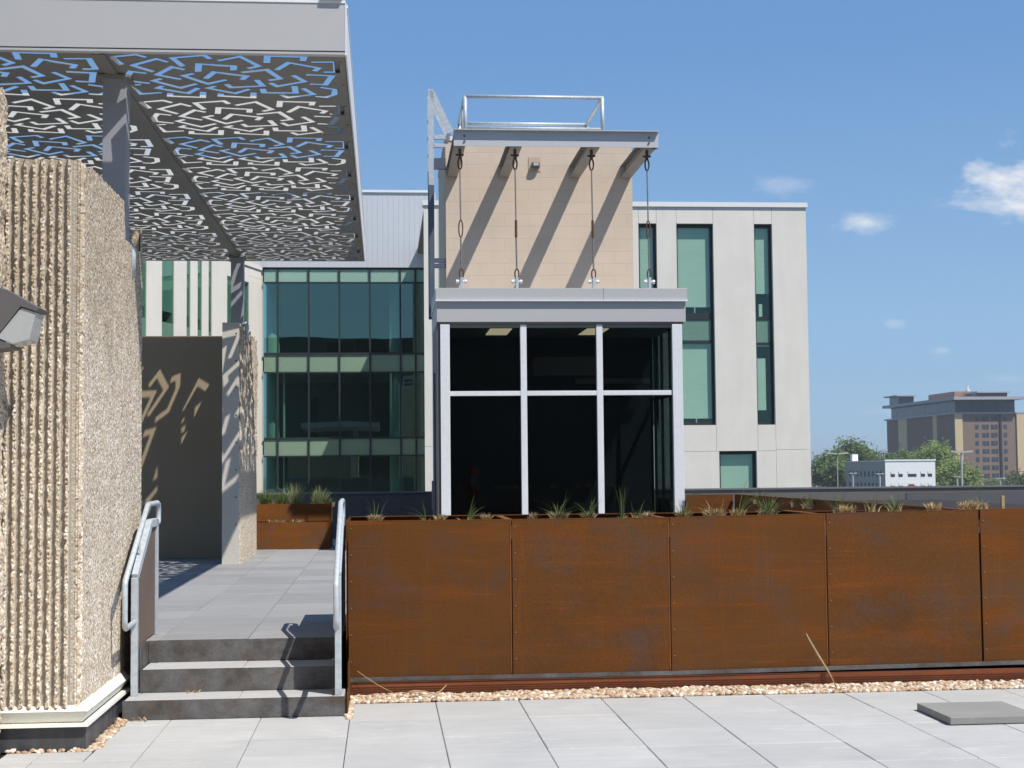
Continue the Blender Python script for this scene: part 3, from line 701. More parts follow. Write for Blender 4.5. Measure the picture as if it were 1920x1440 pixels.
# base: black membrane and cream flashing
MB().prism([(-2.62, 9.50), (-1.832, 9.50), (-1.832, 11.30), (-2.62, 11.30)], 'z', .0, .17).build('base_membrane', M_['membrane'], wl)
XF = -1.85
def flash(off, z0, z1, off2=None):
    off2 = off if off2 is None else off2
    mb = MB(); P0 = [(-2.62, 9.5-off), (XF+off, 9.5-off), (XF+off, 11.02)]; P1 = [(-2.62, 9.5-off2), (XF+off2, 9.5-off2), (XF+off2, 11.02)]
    ins = .03; vs = []
    for P, z in ((P0, z0), (P1, z1)): vs += [(p[0], p[1], z) for p in P]
    Q0 = [(-2.62, 9.5+ins), (XF-ins-.03, 9.5+ins), (XF-ins-.03, 11.02)]
    for z in (z0, z1): vs += [(p[0], p[1], z) for p in Q0]
    mb.add(vs, [(0,1,4,3), (1,2,5,4), (6,9,10,7), (7,10,11,8), (0,6,7,1), (1,7,8,2), (3,4,10,9), (4,5,11,10), (0,3,9,6), (2,8,11,5)])
    return mb
fm = flash(-.008, .176, .245, .034); f2 = flash(.033, .246, .292, -.010); f3 = flash(.036, .152, .172, .031)
for q in (f2, f3): fm.add(q.v, q.f)
fm.build('flashing', M_['cream'], wl)

# near pier at the far left
npier = empty('rough_pier', (-2.6, 8.5, 0), 'rough broken aggregate wall end cut off by the left edge of the photo', 'pier')
def np_fn(u, v):
    y = 6.9+2.56*u; z = 4.06*v
    zz = z+(.03*nz3(y, 1, 0, 8)+.012*nz3(y, 1, 0, 30)-.05*max(0, (u-.97)/.03)**2)*(v > .985)
    return (-2.325+.020*nz3(0, y*.6, z, 7)+.010*nz3(0, y, z, 26)+.008*nz3(3, y, z, 60)-.03*max(0, (u-.985)/.015), y+.02*u*nz3(4, 0, z, 8)+.012*u*nz3(4, 0, z, 40), zz), 0
grid_mesh('side_face', None, 260, 420, np_fn, M_['agg'], npier)
B(-3.1, -2.338, 6.88, 9.43, 0, 4.03).build('core', M_['agg'], npier)

# wall pack light
wp = empty('wall_light', (-2.3, 9.1, 2.5), 'grey wedge-shaped wall light with ribbed lens at the left edge', 'lamp')
def fx(pts):
    k = 9.08/8.3; return [(p[0]*k, 1.7+(p[1]-1.7)*k) for p in pts]
MB().prism(fx([(-2.112, 2.727), (-2.075, 2.712), (-2.02, 2.70), (-1.848, 2.600), (-1.862, 2.578), (-1.945, 2.606), (-2.075, 2.435), (-2.112, 2.42)]), 'y', 8.98, 9.22).build('hood', M_['bronze'], wp, bev=.003)
MB().prism(fx([(-1.943, 2.602), (-1.866, 2.576), (-1.900, 2.426), (-1.988, 2.402), (-2.072, 2.438)]), 'y', 8.99, 9.21).build('lens', simple('ribbed acrylic lens', (.42, .44, .45), .25, 0, .05, 6), wp, bev=.004)
MB().prism(fx([(-2.078, 2.434), (-1.995, 2.400), (-2.000, 2.385), (-2.075, 2.375), (-2.112, 2.375), (-2.112, 2.41)]), 'y', 8.98, 9.22).build('back_box', M_['bronze'], wp)

# drain cover at bottom-left corner
solo('drain_cover', MB().tube([(-2.12, 8.75, .003), (-2.12, 8.75, .022)], .14, 24), M_['white'], 'white round drain cover at the bottom left corner', 'drain cover')

# ------------------------------------------------------------------ far pier + back wall
fp = empty('rough_pier', (-2.05, 21.7, DZ), 'concrete pier with a rough broken right side at the end of the walkway', 'pier')
mb = MB().prism([(20.47, DZ), (20.47, 3.74), (23.0, 3.70), (23.0, DZ)], 'x', -2.172, -1.945); mb.build('smooth_face', M_['conc'], fp)
def fp_fn(u, v):
    z = DZ+(3.70-DZ)*v; y = 20.50+2.55*u
    xx = -1.925
    if z > 1.95:
        xx += .03*nz3(0, y*3.0, z*.5, 6)+.018*nz3(0, y*6, z, 12)
    else: xx += .006*nz3(1, y, z, 40)
    if u < .03: xx -= .02*(1-u/.03)
    return (xx, y, z+(.10*nz3(3, y, 0, 4) if v > .97 else 0)), 0
grid_mesh('rough_side', None, 130, 220, fp_fn, M_['agg'], fp)
mb = MB()
for (z) in [1.0+.37*k for k in range(8)]: mb.tube([(-1.985, 20.4665, z), (-1.985, 20.469, z)], .011, 8)
mb.build('tie_holes', M_['dwall'], fp)
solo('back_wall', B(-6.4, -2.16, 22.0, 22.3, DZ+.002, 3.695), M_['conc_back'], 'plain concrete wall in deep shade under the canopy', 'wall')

# ------------------------------------------------------------------ canopy
CZ = 4.700; CX1 = -.262; CY0, CY1 = 10.67, 21.32; PLX = -2.03
cn = empty('canopy', (-2.5, 16, CZ), 'flat canopy of silver metal with an angular cut-out soffit over the walkway', 'canopy')
motif = [[(-1.692,10.83),(-1.756,10.755),(-1.942,10.825),(-1.901,11.028)],[(-1.555,10.947),(-1.628,10.861),(-1.827,11.042),(-1.697,11.211)],[(-1.46,11.05),(-1.512,10.829),(-1.274,10.747),(-1.238,10.85)],[(-1.46,11.142),(-1.544,11.07),(-1.685,11.295),(-1.521,11.422)],[(-1.759,11.261),(-1.868,11.212),(-1.92,11.355),(-1.925,11.485),(-1.778,11.550)],[(-1.85,11.593),(-1.951,11.625),(-1.901,11.876),(-1.729,11.836)],[(-1.666,11.405),(-1.742,11.472),(-1.562,11.673),(-1.419,11.545)],[(-1.69,11.625),(-1.742,11.692),(-1.528,11.842),(-1.423,11.672)],[(-1.665,11.835),(-1.681,11.938),(-1.427,11.969),(-1.403,11.788)],[(-1.37,11.195),(-1.34,10.98),(-1.09,11.022),(-1.103,11.14)],[(-1.405,11.25),(-1.495,11.314),(-1.337,11.541),(-1.179,11.414)],[(-1.337,11.393),(-1.252,11.198),(-1.02,11.299),(-1.065,11.408)],[(-1.283,11.613),(-1.352,11.673),(-1.156,11.825),(-1.029,11.690)],[(-1.27,11.83),(-1.28,11.913),(-1.027,11.961),(-1.01,11.79)],[(-1.195,10.892),(-1.02,10.768),(-.905,11.016),(-.991,11.085)],[(-1.2,11.544),(-1.169,11.640),(-.92,11.590),(-.957,11.40)],[(-1.05,11.196),(-.854,11.108),(-.769,11.370),(-.865,11.413)],[(-.842,10.937),(-.822,10.745),(-.56,10.758),(-.576,10.868)],[(-.782,11.117),(-.679,10.911),(-.466,11.048),(-.506,11.145)],[(-.515,10.89),(-.333,10.88),(-.337,11.155),(-.435,11.160)],[(-.57,11.238),(-.376,11.267),(-.436,11.53),(-.554,11.511)],[(-.86,11.487),(-.81,11.588),(-.59,11.443),(-.671,11.256)],[(-.929,11.668),(-.928,11.789),(-.68,11.795),(-.677,11.574)],[(-.801,11.850),(-.749,11.938),(-.538,11.832),(-.617,11.64)],[(-.481,11.609),(-.363,11.675),(-.379,11.838),(-.446,11.915),(-.53,11.894)]]
PU0, PU1, PV0, PV1 = -1.972, -.268, 10.69, 12.03     # panel outline
def stroke(pl_, w):
    P = [Vector(p) for p in pl_]; L = []; R = []
    for i, p in enumerate(P):
        if i == 0: d = (P[1]-P[0]).normalized(); n_ = Vector((-d.y, d.x)); k = 1; q = p
        elif i == len(P)-1: d = (P[-1]-P[-2]).normalized(); n_ = Vector((-d.y, d.x)); k = 1; q = p
        else:
            a = (P[i]-P[i-1]).normalized(); b = (P[i+1]-P[i]).normalized(); n1 = Vector((-a.y, a.x)); n2 = Vector((-b.y, b.x))
            n_ = (n1+n2).normalized(); k = min(1/max(.3, n_.dot(n1)), 1.5); q = p
        L.append(q+n_*w/2*k); R.append(q-n_*w/2*k)
    return L+R[::-1]
cu = bpy.data.curves.new('soffit_panel', 'CURVE'); cu.dimensions = '2D'; cu.fill_mode = 'BOTH'; cu.extrude = .0022
def addpoly(pts):
    s = cu.splines.new('POLY'); s.points.add(len(pts)-1)
    for i, p in enumerate(pts): s.points[i].co = (p[0]-PU0, p[1]-PV0, 0, 1)
    s.use_cyclic_u = True
addpoly([(PU0, PV0), (PU1, PV0), (PU1, PV1-.002), (PU0, PV1-.002)])
for m_ in motif: addpoly(stroke(m_, .0495))
tmp = bpy.data.objects.new('tmp', cu); COL.objects.link(tmp)
bpy.context.view_layer.update()
panel_me = bpy.data.meshes.new_from_object(tmp.evaluated_get(bpy.context.evaluated_depsgraph_get()))
bpy.data.objects.remove(tmp); bpy.data.curves.remove(cu)
panel_me.name = 'soffit_panel'; panel_me.materials.clear(); panel_me.materials.append(M_['soffit'])
for cx in range(3):
    for ry in range(8):
        ob = bpy.data.objects.new('soffit_panel', panel_me); COL.objects.link(ob); ob.parent = cn
        ob.location = (PU0-1.778*cx-(.0)-ORG[cn].x, PV0+1.3285*ry-ORG[cn].y, CZ+.0025-ORG[cn].z)
XL = PU0-1.778*2-.06
# frame: fascias, joists, post beam
B(XL, CX1, CY0, CY0+.012, CZ+.028, 5.075).build('fascia', M_['fascia'], cn)
B(XL, CX1, CY0-.010, CY0+.05, CZ-.002, CZ+.014).build('drip_edge', M_['fascia'], cn)
B(XL, CX1-.002, CY0+.016, CY0+.05, CZ+.014, CZ+.07).build('reveal', M_['bronze'], cn)
B(XL, CX1+.004, CY0-.006, CY0+.10, 5.076, 5.096).build('coping', M_['white'], cn)
B(CX1+.0005, CX1+.012, CY0-.002, CY1, CZ-.004, 5.075).build('fascia', M_['alum'], cn)
B(CX1-.10, CX1+.018, CY0+.101, CY1, 5.076, 5.096).build('coping', M_['alum'], cn)
B(CX1-.17, CX1-.02, CY0-.03, CY0+.14, 5.097, 5.13).build('lightning_plate', M_['galv'], cn)
B(XL, CX1, CY1-.012, CY1, CZ, 5.075).build('fascia', M_['fascia'], cn)
B(XL-.012, XL-.0005, CY0, CY1, CZ, 5.075).build('fascia', M_['fascia'], cn)
for y in (13.36, 16.02, 18.68):
    MB().box(XL, CX1-.001, y, y+.012, CZ+.006, 5.07).build('joist', simple('joist paint', (.72, .72, .69), .6, 0, .03, 2) if y < 14 else bpy.data.materials['joist paint'], cn)
for k in range(3):
    x = PU0-.03-1.778*k
    MB().box(x-.06, x+.028, CY0+.06, CY1-.02, CZ-.010, CZ-.001).box(x-.03, x+.03, CY0+.06, CY1-.02, CZ+.02, CZ+.09).build('panel_joint_strip', M_['soffit'], cn)
B(-.352, CX1-.001, CY0+.102, CY1-.02, CZ+.03, CZ+.12).build('edge_channel', M_['soffit'], cn)
mb = MB()
for ry in range(16):
    y = 10.86+.665*ry
    mb.tube([(CX1-.035, y, CZ-.004), (CX1-.035, y, CZ+.001)], .010, 6)
mb.build('fasteners', M_['bronze'], cn)
def post(y, z0, label):
    p = empty('canopy_post', (-2.0, y, z0), label, 'post', 'steel posts under the canopy')
    B(-2.088, -1.915, y-.09, y+.09, z0+.012, CZ-.03).build('shaft', M_['post'], p, bev=.003)
    B(-2.12, -1.885, y-.13, y+.13, CZ-.029, CZ-.0105).build('cap_plate', M_['soffit'], p)
    B(-2.12, -1.885, y-.12, y+.12, z0, z0+.0115).build('base_plate', M_['post'], p)
    MB().tube([(-1.90, y-.05, z0+.03), (-1.87, y-.05, z0-.02), (-1.87, y-.05, z0-.22)], .028, 10).build('conduit', M_['galv'], p, smooth=True)
post(11.38, 3.40, 'wide grey steel post in front carrying the canopy above the ribbed wall')
post(20.85, 3.74, 'slim grey steel post standing on the far rough pier')

# ------------------------------------------------------------------ parapet beyond the deck
pp = empty('parapet_wall', (4, 28, DZ), 'long low charcoal parapet closing the terrace', 'wall')
B(-6, 14.2, 28.0, 28.22, DZ, 1.285).build('wall', M_['parapet'], pp)
B(-6, 14.2, 27.97, 28.25, 1.287, 1.318).build('coping', simple('parapet cap', (.14, .145, .16), .5, .1, .1, 2), pp)
for x in (-.42, 10.0): B(x, x+(.34 if x < 0 else 4.1), 27.985, 27.998, DZ+.05, 1.19).build('patch_panel', simple('patched parapet sheet', (.085, .088, .10), .6, .1, .1, 1.5), pp)

# ------------------------------------------------------------------ glass lobby box
lb = empty('glass_lobby', (2.66, 23, DZ), 'glazed rooftop elevator lobby with silver frame and dark glass', 'building')
BX0, BX1, BY0, BY1 = .845, 4.47, 22.0, 24.2
# roof: fascias
B(.780, 4.548, 21.96, BY1-.01, 4.225, 4.398).build('upper_fascia', M_['fascia'], lb, bev=.004)
B(.776, 4.552, 21.93, BY1-.015, 4.200, 4.222).build('drip_trim', M_['alum'], lb)
B(.795, 4.525, 21.985, BY1-.01, 3.895, 4.198).build('lower_fascia', M_['fascia'], lb, bev=.004)
B(3.28, 3.284, 21.957, 21.9595, 4.226, 4.397).build('fascia_joint', M_['bronze'], lb)
B(.83, 4.49, 22.012, BY1-.02, 3.862, 3.893).build('soffit', M_['soffit'], lb)
# mullions
def mull(x0, x1, y0=22.02, y1=22.14, nm='mullion'): B(x0, x1, y0, y1, DZ, 3.860).build(nm, M_['alum'], lb, bev=.004)
mull(.845, .985, 22.0, 22.14, 'corner_column'); mull(2.036, 2.128); mull(3.176, 3.268); mull(4.318, 4.47, 22.0, 22.14, 'corner_column')
for a, b in ((.987, 2.034), (2.130, 3.174), (3.270, 4.316)):
    B(a, b, 22.025, 22.135, 2.802, 2.872).build('transom', M_['alum'], lb, bev=.003)
    B(a, b, 22.03, 22.13, DZ, DZ+.10).build('sill', M_['alum'], lb)
    B(a, b, 22.03, 22.13, 3.815, 3.859).build('head', M_['soffit'], lb)
    B(a+.001, b-.001, 22.07, 22.078, DZ+.101, 2.801).build('pane', M_['glass_dark'], lb)
    B(a+.001, b-.001, 22.07, 22.078, 2.873, 3.814).build('pane', M_['glass_dark'], lb)
# right side glazing
for y in (22.75, 23.45, 24.06): B(4.41, 4.45, y, y+.05, DZ, 3.86).build('mullion', M_['winframe'], lb)
B(4.405, 4.455, 22.142, 24.15, 2.81, 2.87).build('transom', M_['winframe'], lb)
B(4.428, 4.434, 22.142, 24.15, DZ, 2.809).build('pane', M_['glass_dark'], lb)
B(4.428, 4.434, 22.142, 24.15, 2.871, 3.86).build('pane', M_['glass_dark'], lb)
# left side solid
B(.80, .835, 22.04, 24.19, DZ, 3.892).build('side_wall', simple('side cladding', (.14, .135, .14), .6, .1, .1, 2), lb)
MB().tube([(.79, 22.9, DZ+.1), (.79, 22.9, 3.2)], .022, 8).tube([(.785, 22.9, 1.1), (.785, 22.9, 1.55)], .05, 8).build('conduit', M_['darkmetal'], lb)
# interior
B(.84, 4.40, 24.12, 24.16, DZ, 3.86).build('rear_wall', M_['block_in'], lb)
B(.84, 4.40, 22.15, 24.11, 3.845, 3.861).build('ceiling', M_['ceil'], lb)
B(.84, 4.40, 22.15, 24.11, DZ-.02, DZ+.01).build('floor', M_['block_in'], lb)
cl_m = simple('light panel', (.75, .62, .42), .6, 0, .02, 2)
b_ = cl_m.node_tree.nodes['Principled BSDF']; b_.inputs['Emission Color'].default_value = (1, .74, .45, 1); b_.inputs['Emission Strength'].default_value = .9
for x in (1.62, 3.10): B(x, x+.33, 22.45, 23.45, 3.832, 3.843).build('ceiling_light', cl_m, lb)
B(2.42, 3.5, 23.9, 24.11, 3.22, 3.52).build('duct', M_['duct'], lb); B(3.1, 4.3, 23.8, 23.9, 3.08, 3.16).build('pipe', M_['duct'], lb)
B(3.44, 3.49, 23.7, 23.75, 3.30, 3.42).build('alarm', M_['duct'], lb)
fe = empty('fire_extinguisher', (1.44, 23.9, 1.0), 'small red fire extinguisher faintly visible inside the left glass pane', 'fire extinguisher')
MB().tube([(1.44, 23.95, 1.32), (1.44, 23.95, 1.70), (1.44, 23.95, 1.76)], [.075, .075, .03], 14).build('cylinder', M_['red'], fe, smooth=True)
B(1.39, 1.49, 23.86, 23.872, 1.48, 1.62).build('label', M_['duct'], fe)

# roof stones on the lobby roof
random.seed(9)
mb = MB()
for k in range(70):
    x = random.uniform(.9, 4.4); r = random.uniform(.02, .045)
    s = Vector((1.3, 1, .7))*r
    mb.add([Vector((v.x*s.x, v.y*s.y, v.z*s.z))+Vector((x, random.uniform(22.1, 22.6), 4.405)) for v in IV], IF)
tag(mb.build('roof_gravel', M_['stone'], None, smooth=True, fix=False), 'loose pebbles scattered along the lobby roof edge', 'gravel', None, 'stuff')

# ------------------------------------------------------------------ block shaft with its awning frame
bs = empty('elevator_shaft', (2.57, 25.7, DZ), 'tan concrete block elevator shaft rising above the lobby', 'building')
B(1.035, 4.12, 24.20, 27.3, DZ, 7.10).build('wall', M_['block'], bs)
B(1.02, 4.135, 24.185, 27.32, 7.101, 7.17).build('coping', M_['cream'], bs)
B(2.40, 2.60, 24.19, 24.199, 6.60, 6.84).build('wall_plate', simple('tan plate', (.52, .41, .29), .8, 0, .04, 3), bs)
wl2 = empty('wall_light', (2.52, 24.1, 6.7), 'small dark floodlight on the tan block wall under the awning frame', 'lamp')
MB().prism([(24.10, 6.73), (24.10, 6.675), (24.14, 6.64), (24.188, 6.66), (24.188, 6.75)], 'x', 2.455, 2.575).build('housing', M_['bronze'], wl2)
B(2.475, 2.555, 24.09, 24.099, 6.68, 6.722).build('lens', M_['galv'], wl2)
aw = empty('awning_frame', (2.6, 23, 6.5), 'grey steel awning frame projecting from the block shaft', 'awning')
mb = MB().box(1.06, 4.135, 21.90, 21.912, 6.515, 6.745).box(1.06, 4.135, 21.84, 21.899, 6.733, 6.745).box(1.06, 4.135, 21.84, 21.899, 6.515, 6.527)
mb = MB().prism([(21.90, 6.512), (21.912, 6.512), (21.912, 6.752), (21.83, 6.752), (21.83, 6.740), (21.90, 6.740)], 'x', 1.06, 4.135)
mb.build('front_channel', M_['steel'], aw)
RX = [1.158, 1.985, 3.14, 3.985]
for i, x in enumerate((1.06, 1.905, 3.075, 3.925)):
    MB().box(x, x+.17, 21.913, 24.199, 6.50, 6.512).box(x+.078, x+.092, 21.913, 24.199, 6.513, 6.69).box(x, x+.17, 21.913, 24.199, 6.691, 6.703).build('cantilever_beam', M_['beam'], aw)
for x in (1.22, 3.99):
    for z in (6.58, 6.66): MB().tube([(x, 21.885, z), (x, 21.901, z)], .016, 8).build('bolt', M_['bronze'], aw)
B(4.06, 4.134, 21.913, 21.99, 6.50, 6.75).build('end_plate', M_['steel'], aw)
tlab = ['rusty tie rod nearest the ladder, between awning frame and lobby roof', 'rusty tie rod second from the ladder, left of the small floodlight', 'rusty tie rod right of the small floodlight', 'rusty tie rod hanging free of the block wall, before the white building']
def ring(mb, c, rx, rz, r):
    pts = [(c[0]+rx*math.cos(a), c[1], c[2]+rz*math.sin(a)) for a in [2*math.pi*k/14 for k in range(15)]]
    mb.tube(pts, r, 6)
def tie(i, x):
    t = empty('tie_rod', (x, 22.05, 4.40), tlab[i], 'tie rod', 'tie rods of the awning frame')
    y = 22.06; xb = x+.012
    B(x-.02, x+.02, y-.03, y+.03, 6.36, 6.499).build('hanger_lug', M_['rusty'], t)
    mb = MB().tube([(x-.06, y, 6.41), (x+.06, y, 6.41)], .015, 8); ring(mb, (x, y, 6.28), .03, .085, .012); mb.build('shackle', M_['rusty'], t)
    MB().tube([(x, y, 6.19), (x+.006, y, 5.43)], .011, 8).build('rod', M_['rod'], t)
    mb = MB()
    if i in (0, 3): ring(mb, (x+.006, y, 5.30), .030, .13, .010)
    else: mb.tube([(x+.006, y, 5.43), (x+.006, y, 5.17)], .020, 8)
    mb.build('turnbuckle', M_['rusty'], t)
    MB().tube([(x+.006, y, 5.17), (xb, y, 4.70)], .013, 8).build('rod', M_['rod'], t)
    mb = MB(); ring(mb, (xb, y, 4.62), .030, .075, .011); mb.build('shackle', M_['rusty'], t)
    MB().box(xb-.018, xb+.022, y-.035, y+.035, 4.40, 4.57).build('anchor_plate', M_['galv'], t)
    MB().tube([(xb-.075, y, 4.505), (xb+.075, y, 4.505)], .018, 8).tube([(xb-.08, y, 4.505), (xb-.045, y, 4.505)], .03, 8).tube([(xb+.045, y, 4.505), (xb+.08, y, 4.505)], .03, 8).build('anchor_bolt', M_['white'], t)
for i, x in enumerate(RX): tie(i, x)
# roof railing
rr_ = empty('roof_railing', (2.5, 25.2, 7.17), 'galvanized pipe railing boxed around the block shaft roof hatch', 'railing')
X0r, X1r, Y0r, Y1r, ZT, ZM = 1.37, 3.655, 24.32, 26.25, 7.87, 7.345
def pipe(nm, p, q, r=.032): MB().tube([p, q], r, 8).build(nm, M_['galv'], rr_, smooth=True)
for x, y in ((X0r, Y0r), (X1r, Y0r), (X0r, Y1r), (X1r, Y1r), (X0r, 24.9)): pipe('post', (x, y, 7.17), (x, y, ZT))
for y in (Y0r, Y1r):
    pipe('top_rail', (X0r, y, ZT), (X1r, y, ZT)); pipe('mid_rail', (X0r, y, ZM if y == Y0r else 7.45), (X1r, y, ZM if y == Y0r else 7.45), .022)
for x in (X0r, X1r): pipe('top_rail', (x, Y0r, ZT), (x, Y1r, ZT)); pipe('mid_rail', (x, Y0r, ZM), (x, Y1r, ZM), .022)
# ladder
la = empty('ladder', (.85, 24.5, 4.4), 'steel access ladder fixed to the left side of the block shaft', 'ladder')
for (y, mt) in ((24.12, 'galv'), (24.62, 'galv')):
    B(.755, .845, y-.012, y+.012, 6.35, 7.93).build('side_rail', M_['galv'], la)
    B(.757, .843, y-.011, y+.011, 4.2, 6.349).build('side_rail', M_['darkmetal'], la)
    MB().bar((.80, y, 7.90), (1.12, y, 7.22), .024, .10, (1, 0, 0)).build('grab_rail', M_['galv'], la)
for k in range(12): MB().tube([(.80, 24.12, 4.4+.29*k), (.80, 24.62, 4.4+.29*k)], .013, 8).build('rung', M_['galv'], la)
for z, h, mt in ((7.14, .035, 'galv'), (7.00, .03, 'galv'), (6.76, .03, 'darkmetal'), (6.67, .06, 'darkmetal'), (5.13, .035, 'darkmetal'), (5.04, .035, 'darkmetal')):
    B(.846, 1.034, 24.10 if z > 6.6 else 24.22, 24.16 if z > 6.6 else 24.28, z-h, z+h).build('standoff', M_[mt], la)

# ------------------------------------------------------------------ white precast building (right)
wb = empty('precast_building', (8.5, 60, -14), 'white precast concrete building with tall narrow green-glass windows', 'building')
YB = 52.0; ZR = 11.0; XB0, XB1 = 1.44, 15.13
def pc(x0, x1, z0, z1, y=YB): B(x0+.005, x1-.005, y, y+.35, z0+.005, z1-.005).build('wall_panel', M_['precast'], wb)
wins = {'A': (9.055, 9.70), 'B': (10.42, 11.74), 'C': (13.23, 13.88)}
cols = [1.44, 1.95, 8.90, 9.055, 9.70, 10.42, 11.74, 13.23, 13.88, 15.13]
pc(1.44, 1.95, 2.55, ZR); pc(1.44, 1.95, -14, 2.55)
pc(1.95, 9.055, -14, ZR); pc(9.055, 9.70, 10.40, ZR); pc(9.055, 9.70, -14, 3.24); pc(9.70, 10.42, -14, ZR)
pc(10.42, 11.74, 10.40, ZR); pc(10.42, 11.74, 2.30, 3.23); pc(10.42, 11.83, -14, 2.30); pc(11.74, 13.23, 2.30, ZR)
pc(13.23, 13.88, 10.40, ZR); pc(13.23, 13.88, 2.30, 3.23); pc(13.17, 13.88, -14, 2.30); pc(13.88, 15.13, 2.34, ZR); pc(13.88, 15.13, -14, 2.34); pc(11.83, 13.17, -14, -1.2)
MB().box(XB0+.35, 15.1, YB+.36, YB+.5, -14, 1.0).box(1.78, 1.94, YB+.351, 61.99, -14, ZR).box(15.0, 15.12, YB+.351, 85, -14, ZR).box(XB0+.3, 15.0, 84, 85, -14, ZR).build('side_wall', M_['precast'], wb)
B(XB0+.02, 15.11, YB+.02, 84.9, ZR-.25, ZR-.02).build('roof', M_['terr'], wb)
MB().box(XB0-.04, XB1+.05, YB-.06, YB+.45, ZR+.001, ZR+.17).box(XB1-.3, XB1+.05, YB+.46, 85, ZR+.001, ZR+.17).build('coping', M_['white'], wb)
def window(x0, x1, z0, z1, segs):
    R = YB+.16
    w = MB(); fw_ = .06
    w.box(x0+.002, x0+fw_, R, R+.12, z0+.001, z1-.001).box(x1-fw_-.03, x1-.002, R, R+.12, z0+.001, z1-.001).box(x0+fw_, x1-fw_-.03, R, R+.12, z1-.10, z1-.001).box(x0+fw_, x1-fw_-.03, R, R+.12, z0+.001, z0+.08)
    for s in segs:
        if s[0] == 'bar': w.box(x0+fw_, x1-fw_-.03, R, R+.12, s[1], s[2])
    f = w.build('window', M_['winframe'], wb)
    xi0, xi1 = x0+fw_+.003, x1-fw_-.033
    for s in segs:
        if s[0] == 'pane': B(xi0, xi1, R+.03, R+.04, s[1], s[2]).build('pane', M_['glass_green'], f)
        if s[0] == 'sp': B(xi0, xi1, R+.03, R+.05, s[1], s[2]).build('spandrel', M_['spandrel3'], f)
        if s[0] == 'blind': B(xi0+s[3], xi1-s[4], R+.10, R+.105, s[1], s[2]).build('blind', M_['blind'], f)
        if s[0] == 'mul': B((x0+x1)/2-.02, (x0+x1)/2+.02, R+.06, R+.09, s[1], s[2]).build('mullion', M_['galv'], f)
    return f
segB = [('bar', 6.98, 7.22), ('bar', 6.14, 6.24), ('pane', 7.22, 10.30), ('pane', 3.32, 6.14), ('sp', 6.245, 6.975), ('blind', 7.44, 10.28, 0, 0), ('blind', 3.47, 6.13, 0, 0), ('mul', 7.22, 7.45), ('mul', 3.32, 3.47)]
window(*wins['B'], 3.24, 10.39, segB); window(*wins['A'], 3.25, 10.39, segB)
segC = [('bar', 6.98, 7.04), ('bar', 6.10, 6.16), ('pane', 7.05, 10.30), ('pane', 3.32, 6.10), ('sp', 6.165, 6.975), ('blind', 7.92, 10.28, 0, 0), ('blind', 3.75, 5.6, 0, .17), ('blind', 6.02, 6.09, 0, 0), ('blind', 7.1, 7.55, .12, .25)]
window(*wins['C'], 3.24, 10.39, segC)
window(11.84, 13.16, -1.2, 2.29, [('pane', -1.1, 2.19), ('blind', -1.1, 2.18, 0, 0)])
B(2.2, 14.9, YB+1.8, YB+1.9, -14, 10.9).build('interior', M_['room'], wb)

# ------------------------------------------------------------------ curtain wall wing (recess)
cw = empty('curtain_wall_wing', (-1.5, 66, -14), 'recessed green glass curtain wall wing under ribbed pale metal cladding', 'building')
YC = 62.0; XC0, XC1 = -4.92, 2.1
mx = [XC0, -4.32, -3.05, -1.79, -.53, .73, 1.36, 2.1]
zs = [(-3.0, 2.32, 'v'), (2.38, 3.05, 's'), (3.12, 5.77, 'v'), (5.83, 6.53, 's'), (6.62, 9.50, 'v'), (9.56, 10.08, 't')]
for x in mx[1:-1]: B(x-.035, x+.035, YC-.06, YC+.06, -3, 10.12).build('mullion', M_['winframe'], cw)
for i in range(len(mx)-1):
    a = mx[i]+.036; b = mx[i+1]-.036
    for z0, z1 in ((2.32, 2.38), (3.05, 3.12), (5.77, 5.83), (6.53, 6.62), (9.50, 9.56), (10.08, 10.14)): B(a, b, YC-.05, YC+.05, z0, z1).build('transom', M_['winframe'], cw)
for i in range(len(mx)-1):
    a = mx[i]+.037; b = mx[i+1]-.037
    for (z0, z1, k) in zs:
        if k == 'v': B(a, b, YC, YC+.012, z0+.001, z1-.001).build('pane', M_['glass_curt'], cw)
        else: B(a, b, YC, YC+.02, z0+.001, z1-.001).build('spandrel', M_['spandrel'] if k == 's' else M_['spandrel2'], cw)
for z in (2.40, 5.85, 9.58):
    B(XC0, XC1, YC+.07, YC+9, z+.02, z+.60).build('floor_slab', M_['roomceil'], cw)
B(XC0, XC1, YC+8.8, YC+9, -3, 13).build('inner_wall', M_['room'], cw)
for x in (-4.6, .55): MB().tube([(x, YC+1.2, -3), (x, YC+1.2, 9.6)], .28, 14).build('inner_column', M_['blind'], cw, smooth=True)
MB().box(-3.2, -2.9, YC+5, YC+5.4, 3.1, 5.0).box(-1.2, .2, YC+4, YC+4.6, 6.5, 7.5).box(-2.4, -1.3, YC+3, YC+3.6, 6.5, 7.3).build('furniture', M_['dwall'], cw)
MB().tube([(-4.1, YC+.6, -2), (-4.1, YC+.6, 6.5)], .045, 8).build('inner_pipe', M_['white'], cw)
B(-6.2, -4.93, YC+.06, YC+.3, -14, 10.15).build('return_wall', M_['precast'], cw)
# metal cladding above
mb = MB(); x = -9.0; zt = 13.30
while x < 2.1:
    mb.box(x, x+.16, YC-.10, YC+.10, 10.16, zt); mb.box(x+.16, x+.22, YC-.093, YC+.10, 10.16, zt); x += .22
mb.build('metal_cladding', M_['siding'], cw)
B(-9.0, 2.1, YC-.16, YC+.5, zt+.001, zt+.10).build('coping', M_['white'], cw)
B(-9, 2.1, YC+.12, 75, 12.9, 13.2).build('roof', M_['terr'], cw)
